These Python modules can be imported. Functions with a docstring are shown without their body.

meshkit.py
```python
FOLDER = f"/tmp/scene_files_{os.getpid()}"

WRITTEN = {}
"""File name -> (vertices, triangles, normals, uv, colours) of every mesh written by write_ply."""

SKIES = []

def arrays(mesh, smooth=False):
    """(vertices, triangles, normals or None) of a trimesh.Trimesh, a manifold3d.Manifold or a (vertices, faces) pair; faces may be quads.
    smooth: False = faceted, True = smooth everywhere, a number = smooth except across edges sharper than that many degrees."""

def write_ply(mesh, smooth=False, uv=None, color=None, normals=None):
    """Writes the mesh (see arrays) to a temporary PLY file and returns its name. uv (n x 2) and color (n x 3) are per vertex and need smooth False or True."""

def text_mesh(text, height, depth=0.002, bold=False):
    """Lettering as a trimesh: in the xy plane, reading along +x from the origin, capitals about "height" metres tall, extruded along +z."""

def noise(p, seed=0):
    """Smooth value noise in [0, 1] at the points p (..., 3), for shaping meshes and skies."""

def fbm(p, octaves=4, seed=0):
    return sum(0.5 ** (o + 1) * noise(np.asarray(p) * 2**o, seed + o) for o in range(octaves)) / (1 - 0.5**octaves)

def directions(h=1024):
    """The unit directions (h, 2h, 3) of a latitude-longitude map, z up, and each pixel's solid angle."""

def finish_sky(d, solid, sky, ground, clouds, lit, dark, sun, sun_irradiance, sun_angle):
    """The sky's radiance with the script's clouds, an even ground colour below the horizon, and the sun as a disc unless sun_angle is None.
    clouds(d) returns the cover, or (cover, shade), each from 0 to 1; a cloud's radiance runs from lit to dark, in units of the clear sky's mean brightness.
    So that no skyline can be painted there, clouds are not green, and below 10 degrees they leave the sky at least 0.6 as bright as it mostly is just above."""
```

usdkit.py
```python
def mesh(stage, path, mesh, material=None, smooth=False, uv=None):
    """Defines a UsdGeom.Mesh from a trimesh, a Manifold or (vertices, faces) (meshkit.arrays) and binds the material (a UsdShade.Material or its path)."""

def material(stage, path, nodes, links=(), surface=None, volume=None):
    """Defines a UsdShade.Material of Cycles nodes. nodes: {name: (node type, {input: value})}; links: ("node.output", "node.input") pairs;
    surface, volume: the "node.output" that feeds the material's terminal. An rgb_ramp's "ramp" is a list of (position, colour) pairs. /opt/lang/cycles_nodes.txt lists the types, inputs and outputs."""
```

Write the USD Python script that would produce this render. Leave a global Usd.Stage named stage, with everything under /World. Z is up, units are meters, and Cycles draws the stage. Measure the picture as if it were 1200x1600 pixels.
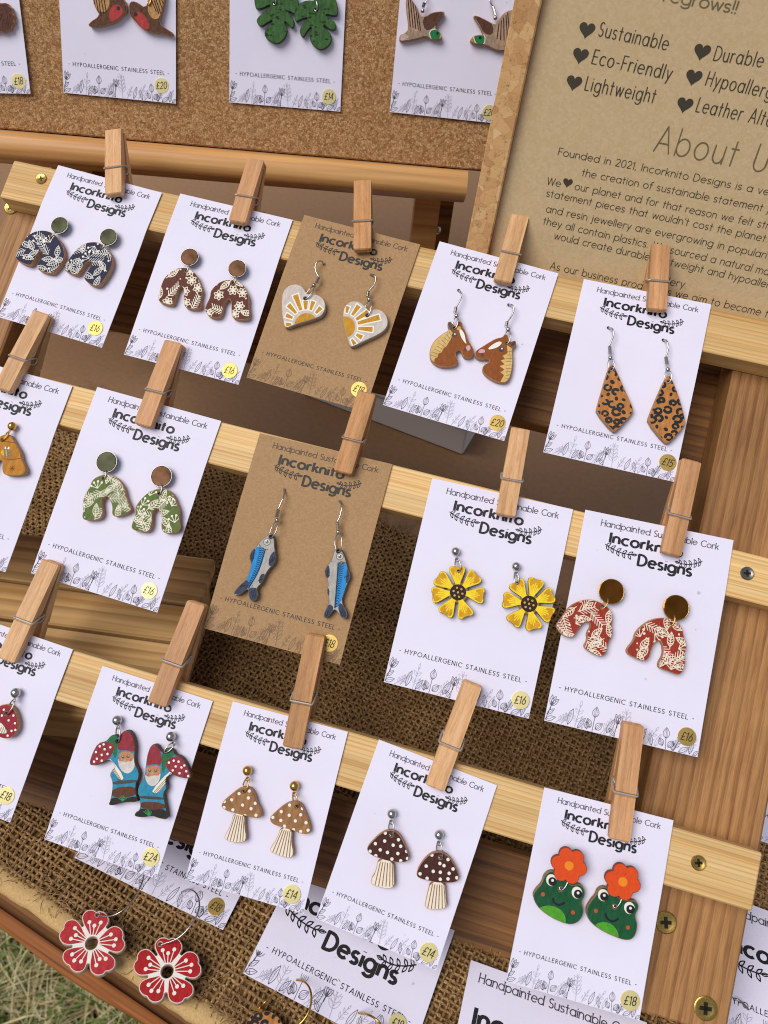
import math, random
import numpy as np
import trimesh
import shapely
from shapely.geometry import Polygon, LineString, Point, box
from shapely.ops import unary_union
from shapely import affinity
import usdkit, meshkit
from pxr import Usd, UsdGeom, UsdLux, UsdShade, Gf, Sdf

stage = Usd.Stage.CreateInMemory()
UsdGeom.SetStageUpAxis(stage, 'Z'); UsdGeom.SetStageMetersPerUnit(stage, 1.0)
UsdGeom.Xform.Define(stage, '/World'); UsdGeom.Scope.Define(stage, '/World/Looks')

# ------------------------------------------------------------------ camera, sky, sun, exposure
# world axes: x along the display rack, y to the back, z up. Lengths in the code are millimetres, LIFT above the grass.
LIFT = 852.0
F = 1250.0                                              # focal length in pixels of the 1200 x 1600 photograph
RW = np.array([[0.960968, 0.26617, 0.075461], [0.246851, -0.701757, -0.668283], [-0.124922, 0.660826, -0.74007]])
RW[0] /= np.linalg.norm(RW[0]); RW[1] -= RW[0] * (RW[0] @ RW[1]); RW[1] /= np.linalg.norm(RW[1]); RW[2] = np.cross(RW[0], RW[1])
CW = np.array([46.920964, -212.83756, 244.799036 + LIFT])
cam = UsdGeom.Camera.Define(stage, '/World/camera')
m = np.eye(4); m[0, :3] = RW[0]; m[1, :3] = -RW[1]; m[2, :3] = -RW[2]; m[3, :3] = CW / 1000
cam.AddTransformOp().Set(Gf.Matrix4d(m))
cam.CreateFocalLengthAttr(26.0); cam.CreateHorizontalApertureAttr(26.0 * 1200 / F); cam.CreateVerticalApertureAttr(26.0 * 1600 / F)
cam.CreateClippingRangeAttr(Gf.Vec2f(0.01, 1000)); cam.CreateFStopAttr(18.0); cam.CreateFocusDistanceAttr(0.345)
cam.CreateExposureAttr(0.76)
SUN = np.array([-0.42, -0.40, 0.81]); SUN /= np.linalg.norm(SUN)
dome = UsdLux.DomeLight.Define(stage, '/World/sky')
skymat = usdkit.material(stage, '/World/Looks/sky_look', {
    's': ('sky_texture', {'sky_type': 'single_scattering', 'sun_disc': False, 'sun_elevation': math.asin(SUN[2]), 'sun_rotation': math.atan2(SUN[0], SUN[1])}),
    'tc': ('texture_coordinate', {}),
    'n': ('noise_texture', {'scale': 2.2, 'detail': 6.0, 'roughness': 0.6}),
    'r': ('rgb_ramp', {'ramp': [(0.30, (0.25, 0.25, 0.25)), (0.62, (0.9, 0.9, 0.9))]}),
    'mx': ('mix', {'mix_type': 'mix', 'color2': (4.2, 4.2, 5.0)}),
    'b': ('background_shader', {'strength': 0.05})},
    [('tc.generated', 'n.vector'), ('n.fac', 'r.fac'), ('r.color', 'mx.fac'), ('s.color', 'mx.color1'), ('mx.color', 'b.color')], surface='b.background')
UsdShade.MaterialBindingAPI.Apply(dome.GetPrim()).Bind(skymat)
sun = UsdLux.DistantLight.Define(stage, '/World/sun')
sun.CreateNormalizeAttr(True); sun.CreateIntensityAttr(0.4); sun.CreateAngleAttr(42.0); sun.CreateColorAttr(Gf.Vec3f(1.0, 0.96, 0.91))
_z = SUN; _x = np.cross([0, 0, 1.0], _z); _x /= np.linalg.norm(_x); _y = np.cross(_z, _x)
m = np.eye(4); m[0, :3] = _x; m[1, :3] = _y; m[2, :3] = _z; m[3, :3] = SUN * 20
sun.AddTransformOp().Set(Gf.Matrix4d(m))
for prim, k, l, c in ((dome.GetPrim(), 'structure', 'hazy bright sky over the stall', 'sky'),):
    prim.SetCustomDataByKey('kind', k)

# ------------------------------------------------------------------ naming and frames
_used = {}
def path_under(parent, name):
    base = parent + '/' + name
    k = _used.get(base, 0); _used[base] = k + 1
    return base if k == 0 else '%s_%03d' % (base, k)

def ray(px):
    return RW.T @ np.array([(px[0] - 600) / F, (px[1] - 800) / F, 1.0])

def hit(px, O, N):
    d = ray(px); return CW + d * (np.dot(O - CW, N) / np.dot(d, N))

class Frame:
    """A place: origin (mm), right, up and facing axes."""
    def __init__(s, O, U, V):
        s.O = np.asarray(O, float); s.U = np.asarray(U, float) / np.linalg.norm(U)
        V = np.asarray(V, float); V = V - s.U * (s.U @ V); s.V = V / np.linalg.norm(V); s.N = np.cross(s.U, s.V)
    def w(s, x, y, z=0): return s.O + s.U * x + s.V * y + s.N * z
    def loc(s, P): d = np.asarray(P) - s.O; return np.array([d @ s.U, d @ s.V, d @ s.N])
    def px(s, p, z=0):                                   # where the sight line of a photo pixel meets the plane z of this place
        return s.loc(hit(p, s.w(0, 0, z), s.N))[:2]
    def at(s, x, y, z=0): return Frame(s.w(x, y, z), s.U, s.V)
    def turned(s, deg): c, n = math.cos(math.radians(deg)), math.sin(math.radians(deg)); return Frame(s.O, s.U * c + s.V * n, s.V * c - s.U * n)

def thing(name, label, cat, fr, group=None, kind=None):
    p = path_under('/World', name)
    x = UsdGeom.Xform.Define(stage, p)
    m = np.eye(4); m[0, :3] = fr.U; m[1, :3] = fr.V; m[2, :3] = fr.N; m[3, :3] = fr.O / 1000
    x.AddTransformOp().Set(Gf.Matrix4d(m))
    tag(x.GetPrim(), label, cat, group, kind)
    return p

def tag(prim, label=None, cat=None, group=None, kind=None):
    for k, v in (('label', label), ('category', cat), ('group', group), ('kind', kind)):
        if v: prim.SetCustomDataByKey(k, v)

def part(parent, name, mesh, mat, smooth=False, label=None, kind=None):
    """A mesh (mm, in its thing's own axes) as one part."""
    p = path_under(parent, name)
    if isinstance(mesh, (list,)): mesh = trimesh.util.concatenate(mesh)
    if hasattr(mesh, 'to_mesh'):
        t = mesh.to_mesh(); mesh = trimesh.Trimesh(t.vert_properties[:, :3], t.tri_verts, process=False)
    if isinstance(mesh, tuple): v, f = mesh; mesh = (np.asarray(v) / 1000.0, f)
    else: mesh = trimesh.Trimesh(mesh.vertices / 1000.0, mesh.faces, process=False)
    pr = usdkit.mesh(stage, p, mesh, mat, smooth=smooth)
    if label: pr.GetPrim().SetCustomDataByKey('label', label)
    if kind: pr.GetPrim().SetCustomDataByKey('kind', kind)
    return p

# ------------------------------------------------------------------ materials
def lin(h):
    h = h.lstrip('#'); v = np.array([int(h[i:i + 2], 16) / 255 for i in (0, 2, 4)])
    return tuple(np.where(v < 0.04045, v / 12.92, ((v + 0.055) / 1.055) ** 2.4))
_mats = {}
def paint(h, rough=0.5, var=0.12, scale=900, bump=0.0, metal=0.0, coat=0.0, spec=0.5):
    key = (h, rough, var, scale, bump, metal, coat, spec)
    if key in _mats: return _mats[key]
    c = np.array(lin(h)); lo, hi = tuple(c * (1 - var)), tuple(np.minimum(c * (1 + var), 0.95))
    nodes = {'tc': ('texture_coordinate', {}), 'n': ('noise_texture', {'scale': float(scale), 'detail': 3.0}),
             'r': ('rgb_ramp', {'ramp': [(0.3, lo), (0.7, hi)]}),
             'p': ('principled_bsdf', {'roughness': float(rough), 'metallic': float(metal), 'coat_weight': float(coat), 'coat_roughness': 0.2, 'specular_ior_level': float(spec)})}
    links = [('tc.object', 'n.vector'), ('n.fac', 'r.fac'), ('r.color', 'p.base_color')]
    if bump:
        nodes['b'] = ('bump', {'strength': float(bump), 'distance': 0.0004}); links += [('n.fac', 'b.height'), ('b.normal', 'p.normal')]
    _mats[key] = usdkit.material(stage, '/World/Looks/paint_%03d' % len(_mats), nodes, links, surface='p.BSDF')
    return _mats[key]

def wood(name, cols, along='x', fine=420.0, broad=90.0, stretch=0.02, rough=0.55, bump=0.25, coat=0.0, ring=4.0, ringdark=0.72, wob=3.0):
    """Timber with the grain running along one axis of its thing. cols: dark line, mid, light."""
    def sc(s):
        v = [s, s, s]; v['xyz'.index(along)] = s * stretch; return tuple(v)
    nodes = {'tc': ('texture_coordinate', {}), 'oi': ('object_info', {}),
             'off': ('vector_math', {'math_type': 'scale', 'vector1': (3.1, 1.7, 2.3)}), 'add': ('vector_math', {'math_type': 'add'}),
             'm1': ('mapping', {'mapping_type': 'point', 'scale': sc(fine)}), 'm2': ('mapping', {'mapping_type': 'point', 'scale': sc(broad)}), 'm3': ('mapping', {'mapping_type': 'point', 'scale': sc(fine * 5)}),
             'n1': ('noise_texture', {'scale': 1.0, 'detail': 4.0, 'roughness': 0.6, 'distortion': 0.3}),
             'n2': ('noise_texture', {'scale': 1.0, 'detail': 2.0, 'distortion': 0.6}),
             'n3': ('noise_texture', {'scale': 1.0, 'detail': 2.0}),
             'r1': ('rgb_ramp', {'ramp': [(0.34, cols[0]), (0.48, cols[1]), (0.68, cols[2])]}),
             'r2': ('rgb_ramp', {'ramp': [(0.3, (0.72, 0.70, 0.66)), (0.55, (1, 1, 1)), (0.75, (1.08, 1.04, 1.0))]}),
             'r3': ('rgb_ramp', {'ramp': [(0.3, (0.85, 0.84, 0.82)), (0.6, (1.04, 1.03, 1.02))]}),
             'mu': ('mix', {'mix_type': 'multiply', 'fac': 1.0}), 'mu2': ('mix', {'mix_type': 'multiply', 'fac': 1.0}),
             'mw': ('mapping', {'mapping_type': 'point', 'scale': tuple(0.06 if a == along else 1.0 for a in 'xyz')}),
             'w': ('wave_texture', {'wave_type': 'bands', 'bands_direction': 'y' if along == 'x' else 'x', 'profile': 'saw', 'scale': 314.0 / ring, 'distortion': wob, 'detail': 3.0, 'detail_scale': 0.6, 'detail_roughness': 0.6}),
             'rw': ('rgb_ramp', {'ramp': [(0.0, (1.03, 1.03, 1.03)), (0.55, (1, 1, 1)), (0.86, (ringdark, ringdark * .96, ringdark * .9)), (0.97, (ringdark * .96, ringdark * .9, ringdark * .84)), (1.0, (1.0, 1.0, 1.0))]}),
             'mu3': ('mix', {'mix_type': 'multiply', 'fac': 1.0}), 'bw': ('rgb_to_bw', {}), 'hs': ('math', {'math_type': 'add'}),
             'b': ('bump', {'strength': bump, 'distance': 0.0006}),
             'p': ('principled_bsdf', {'roughness': rough, 'coat_weight': coat, 'coat_roughness': 0.25, 'specular_ior_level': 0.35})}
    links = [('oi.random', 'off.scale'), ('tc.object', 'add.vector1'), ('off.vector', 'add.vector2')]
    for k in '123': links += [('add.vector', 'm%s.vector' % k), ('m%s.vector' % k, 'n%s.vector' % k), ('n%s.fac' % k, 'r%s.fac' % k)]
    links += [('r1.color', 'mu.color1'), ('r2.color', 'mu.color2'), ('mu.color', 'mu2.color1'), ('r3.color', 'mu2.color2'), ('add.vector', 'mw.vector'), ('mw.vector', 'w.vector'), ('w.fac', 'rw.fac'), ('mu2.color', 'mu3.color1'), ('rw.color', 'mu3.color2'), ('mu3.color', 'p.base_color'), ('rw.color', 'bw.color'), ('n1.fac', 'hs.value1'), ('bw.val', 'hs.value2'), ('hs.value', 'b.height'), ('b.normal', 'p.normal')]
    return usdkit.material(stage, '/World/Looks/' + name, nodes, links, surface='p.BSDF')

def grains(name, ramp, scale, speck=None, edge=None, rough=0.85, bump=0.9):
    """Pressed granules: cells of changing tone with dark joints and specks."""
    nodes = {'tc': ('texture_coordinate', {}), 'w': ('noise_texture', {'scale': scale * 1.3, 'detail': 2.0}), 'wm': ('vector_math', {'math_type': 'scale', 'scale': 0.55 / scale}), 'wa': ('vector_math', {'math_type': 'add'}),
             'v': ('voronoi_texture', {'scale': float(scale), 'feature': 'f1'}), 'e': ('voronoi_texture', {'scale': float(scale), 'feature': 'distance_to_edge'}),
             'sx': ('separate_color', {'color_type': 'rgb'}), 'r': ('rgb_ramp', {'ramp': ramp}),
             'er': ('rgb_ramp', {'ramp': edge or [(0.0, (0.55, 0.5, 0.45)), (0.12, (1, 1, 1))]}),
             'n': ('noise_texture', {'scale': scale * 2.6, 'detail': 4.0, 'roughness': 0.7}), 'nr': ('rgb_ramp', {'ramp': speck or [(0.3, (0.45, 0.4, 0.35)), (0.42, (1, 1, 1)), (0.7, (1.1, 1.08, 1.05))]}),
             'a': ('mix', {'mix_type': 'multiply', 'fac': 1.0}), 'c': ('mix', {'mix_type': 'multiply', 'fac': 1.0}),
             'b': ('bump', {'strength': bump, 'distance': 0.0008}), 'p': ('principled_bsdf', {'roughness': rough, 'specular_ior_level': 0.25})}
    links = [('tc.object', 'w.vector'), ('w.color', 'wm.vector1'), ('tc.object', 'wa.vector1'), ('wm.vector', 'wa.vector2'), ('wa.vector', 'v.vector'), ('wa.vector', 'e.vector'), ('tc.object', 'n.vector'),
             ('v.color', 'sx.color'), ('sx.r', 'r.fac'), ('e.distance', 'er.fac'), ('n.fac', 'nr.fac'), ('r.color', 'a.color1'), ('er.color', 'a.color2'), ('a.color', 'c.color1'), ('nr.color', 'c.color2'), ('c.color', 'p.base_color'), ('n.fac', 'b.height'), ('b.normal', 'p.normal')]
    return usdkit.material(stage, '/World/Looks/' + name, nodes, links, surface='p.BSDF')

PINE = wood('pine', (lin('#dcab68'), lin('#e8c080'), lin('#eecd94')), fine=330, broad=60, stretch=0.012, bump=0.12, ring=1.7, ringdark=0.86, wob=2.0)
STILE = wood('stained_stile', (lin('#94653a'), lin('#a67848'), lin('#b08250')), along='y', fine=600, broad=40, stretch=0.05, bump=0.5, ring=4.2, ringdark=0.76, wob=1.3)
BOARD = wood('stained_board', (lin('#6a4420'), lin('#875a2c'), lin('#946634')), fine=400, broad=50, stretch=0.03, bump=0.3, ring=5.0, ringdark=0.7, wob=3.4)
EASELW = wood('varnished_easel', (lin('#b47a40'), lin('#cc965a'), lin('#d6a66a')), fine=120, broad=40, stretch=0.03, rough=0.45, bump=0.04, coat=0.15, ring=9.0, ringdark=0.9)
CRATEW = wood('crate_pine', (lin('#b0864e'), lin('#caa26a'), lin('#d4b07a')), fine=110, broad=40, stretch=0.03, bump=0.12, ring=8.0, ringdark=0.74, wob=6.0)
PEGW = wood('peg_wood', (lin('#c48f60'), lin('#ce9b6c'), lin('#d3a276')), along='y', fine=1100, broad=160, stretch=0.08, bump=0.08, ring=2.4, ringdark=0.95)
PEGW2 = wood('peg_wood_pale', (lin('#cc9a66'), lin('#d8aa7a'), lin('#deb386')), along='y', fine=1100, broad=160, stretch=0.08, bump=0.08, ring=3.1, ringdark=0.94)
CORK = grains('cork_sheet', [(0.0, lin('#9c7046')), (0.35, lin('#bb8d5c')), (0.7, lin('#c89a68')), (1.0, lin('#d6ae80'))], 950)
CORKBIG = grains('cork_block', [(0.0, lin('#b88a5c')), (0.4, lin('#c89c6a')), (0.8, lin('#cfa672')), (1.0, lin('#dab88a'))], 230, edge=[(0.0, (0.82, 0.78, 0.72)), (0.04, (1, 1, 1))], bump=0.3)
WHITECARD = usdkit.material(stage, '/World/Looks/white_card', {'tc': ('texture_coordinate', {}), 'n': ('noise_texture', {'scale': 38.0, 'detail': 5.0, 'roughness': 0.6}), 'r': ('rgb_ramp', {'ramp': [(0.3, tuple(np.array(lin('#e3dff0')) * .965)), (0.7, tuple(np.array(lin('#e3dff0')) * 1.01))]}),
    'oi': ('object_info', {}), 'va': ('vector_math', {'math_type': 'add'}), 's': ('noise_texture', {'scale': 260.0, 'detail': 1.0}), 'sr': ('rgb_ramp', {'ramp': [(0.0, (1, 1, 1)), (0.79, (1, 1, 1)), (0.83, (0.72, 0.7, 0.7)), (1.0, (0.6, 0.58, 0.56))]}), 'm': ('mix', {'mix_type': 'multiply', 'fac': 1.0}), 'f': ('noise_texture', {'scale': 1800.0, 'detail': 2.0}), 'b': ('bump', {'strength': 0.08, 'distance': 0.0002}), 'p': ('principled_bsdf', {'roughness': 0.62, 'specular_ior_level': 0.3})},
    [('tc.object', 'va.vector1'), ('oi.location', 'va.vector2'), ('va.vector', 'n.vector'), ('va.vector', 's.vector'), ('tc.object', 'f.vector'), ('n.fac', 'r.fac'), ('s.fac', 'sr.fac'), ('r.color', 'm.color1'), ('sr.color', 'm.color2'), ('m.color', 'p.base_color'), ('f.fac', 'b.height'), ('b.normal', 'p.normal')], surface='p.BSDF')
KRAFT = grains('kraft_card', [(0.0, lin('#a5825a')), (1.0, lin('#b08e68'))], 1500, speck=[(0.28, (0.75, 0.72, 0.68)), (0.4, (1, 1, 1)), (0.68, (1, 1, 1)), (0.78, (1.5, 1.5, 1.45))], edge=[(0.0, (0.95, 0.95, 0.95)), (0.1, (1, 1, 1))], bump=0.05)
POSTER = grains('kraft_poster', [(0.0, lin('#c2a87e')), (1.0, lin('#cab18a'))], 900, speck=[(0.28, (0.85, 0.84, 0.8)), (0.4, (1, 1, 1)), (0.7, (1.06, 1.06, 1.06))], edge=[(0.0, (0.97, 0.97, 0.97)), (0.1, (1, 1, 1))], rough=0.4, bump=0.02)
BROWNPAPER = paint('#94714f', rough=0.7, var=0.08, scale=300, bump=0.05)
INK = paint('#08060c', rough=0.6, var=0.02)
INKGREY = paint('#46424e', rough=0.6, var=0.05)
INKPALE = paint('#a9a6b6', rough=0.6, var=0.05)
INKBROWN = paint('#3a3322', rough=0.6, var=0.05)
INKKRAFT = paint('#6b5236', rough=0.6, var=0.05)
STEEL = paint('#b9b6b0', rough=0.2, var=0.05, metal=1.0)
SPRING = paint('#8f8a80', rough=0.28, var=0.08, metal=1.0)
PEGWIRE = paint('#c4c2bc', rough=0.34, var=0.06, metal=0.55)
GOLD = paint('#d0a256', rough=0.2, var=0.05, metal=1.0)
BRASS = paint('#b99a52', rough=0.3, var=0.25, scale=1500, metal=1.0)
DARKMETAL = paint('#2a241a', rough=0.4, var=0.1, metal=0.6)
CORKEDGE = paint('#a8805e', rough=0.8, var=0.25, scale=1400, bump=0.3)

# ------------------------------------------------------------------ shapes
def slab(x0, x1, y0, y1, z0, z1, r=0.5):
    """A board with softly rounded edges."""
    import manifold3d as m3
    r = min(r, (x1 - x0) / 2.2, (y1 - y0) / 2.2, (z1 - z0) / 2.2)
    pts = [(x, y, z) for a, b, c in ((r, 0.3 * r, 0.3 * r), (0.3 * r, r, 0.3 * r), (0.3 * r, 0.3 * r, r)) for x in (x0 + r - a * 1.0, x1 - r + a * 1.0) for y in (y0 + r - b, y1 - r + b) for z in (z0 + r - c, z1 - r + c)]
    pts = [(min(max(x, x0), x1), min(max(y, y0), y1), min(max(z, z0), z1)) for x, y, z in pts]
    return trimesh.convex.convex_hull(np.array(pts))

def tube(pts, r, sides=6, closed=False):
    P = np.asarray(pts, float); n = len(P); r = np.broadcast_to(r, n)
    T = (np.roll(P, -1, 0) - np.roll(P, 1, 0)) if closed else np.gradient(P, axis=0)
    T /= np.maximum(np.linalg.norm(T, axis=1, keepdims=True), 1e-9)
    ref = np.array([0.13, 0.27, 0.95]); A = np.cross(T, ref); bad = np.linalg.norm(A, axis=1) < 1e-3; A[bad] = [1, 0, 0]
    A /= np.linalg.norm(A, axis=1, keepdims=True); B = np.cross(T, A)
    ang = np.linspace(0, 2 * np.pi, sides, endpoint=False)
    V = (P[:, None] + r[:, None, None] * (np.cos(ang)[None, :, None] * A[:, None] + np.sin(ang)[None, :, None] * B[:, None])).reshape(-1, 3)
    f = []
    for i in range(n if closed else n - 1):
        j = (i + 1) % n
        for k in range(sides):
            l = (k + 1) % sides; f += [(i * sides + k, i * sides + l, j * sides + l), (i * sides + k, j * sides + l, j * sides + k)]
    if not closed:
        for base, s in ((0, -1), ((n - 1) * sides, 1)):
            for k in range(1, sides - 1): f.append((base, base + k, base + k + 1) if s > 0 else (base, base + k + 1, base + k))
    return trimesh.Trimesh(V, np.array(f), process=False)

def ringmesh(c, rx, ry, ax, ay, wire, n=18):
    t = np.linspace(0, 2 * np.pi, n, endpoint=False); ax = np.asarray(ax, float) / np.linalg.norm(ax); ay = np.asarray(ay, float) / np.linalg.norm(ay)
    return tube(np.asarray(c) + rx * np.cos(t)[:, None] * ax + ry * np.sin(t)[:, None] * ay, wire, 6, True)

def ball(c, r, sub=2):
    s = trimesh.creation.icosphere(subdivisions=sub, radius=r); s.apply_translation(c); return s

def lathe(profile, c=(0, 0, 0), n=24):
    s = trimesh.creation.revolve(np.array(profile, float), sections=n); s.apply_translation(c); return s

def polys(g):
    if g is None or g.is_empty: return []
    if g.geom_type == 'Polygon': return [g]
    return [p for q in getattr(g, 'geoms', []) for p in polys(q)]

def flat(g, z=0.0):
    """A shape of no thickness, as ink or paint lies on paper."""
    V, Fc, n = [], [], 0
    for p in polys(g):
        if p.area < 1e-4: continue
        v, f = trimesh.creation.triangulate_polygon(p, engine='earcut')
        f = np.asarray(f); a = v[f]; cr = (a[:, 1, 0] - a[:, 0, 0]) * (a[:, 2, 1] - a[:, 0, 1]) - (a[:, 1, 1] - a[:, 0, 1]) * (a[:, 2, 0] - a[:, 0, 0])
        f[cr < 0] = f[cr < 0][:, ::-1]
        V.append(np.c_[v, np.full(len(v), z)]); Fc.append(f + n); n += len(v)
    if not V: return None
    return trimesh.Trimesh(np.vstack(V), np.vstack(Fc), process=False)

def extrude(g, z0, z1):
    out = []
    for p in polys(g):
        s = trimesh.creation.extrude_polygon(p, z1 - z0, engine='earcut'); s.apply_translation((0, 0, z0)); out.append(s)
    return trimesh.util.concatenate(out)

def chaikin(p, n=2, closed=True):
    p = np.asarray(p, float)
    for _ in range(n):
        q = np.roll(p, -1, 0) if closed else p[1:]
        b = p if closed else p[:-1]
        r = np.empty((2 * len(b), 2)); r[0::2] = 0.75 * b + 0.25 * q; r[1::2] = 0.25 * b + 0.75 * q
        p = r if closed else np.vstack([p[:1], r, p[-1:]])
    return p

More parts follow.
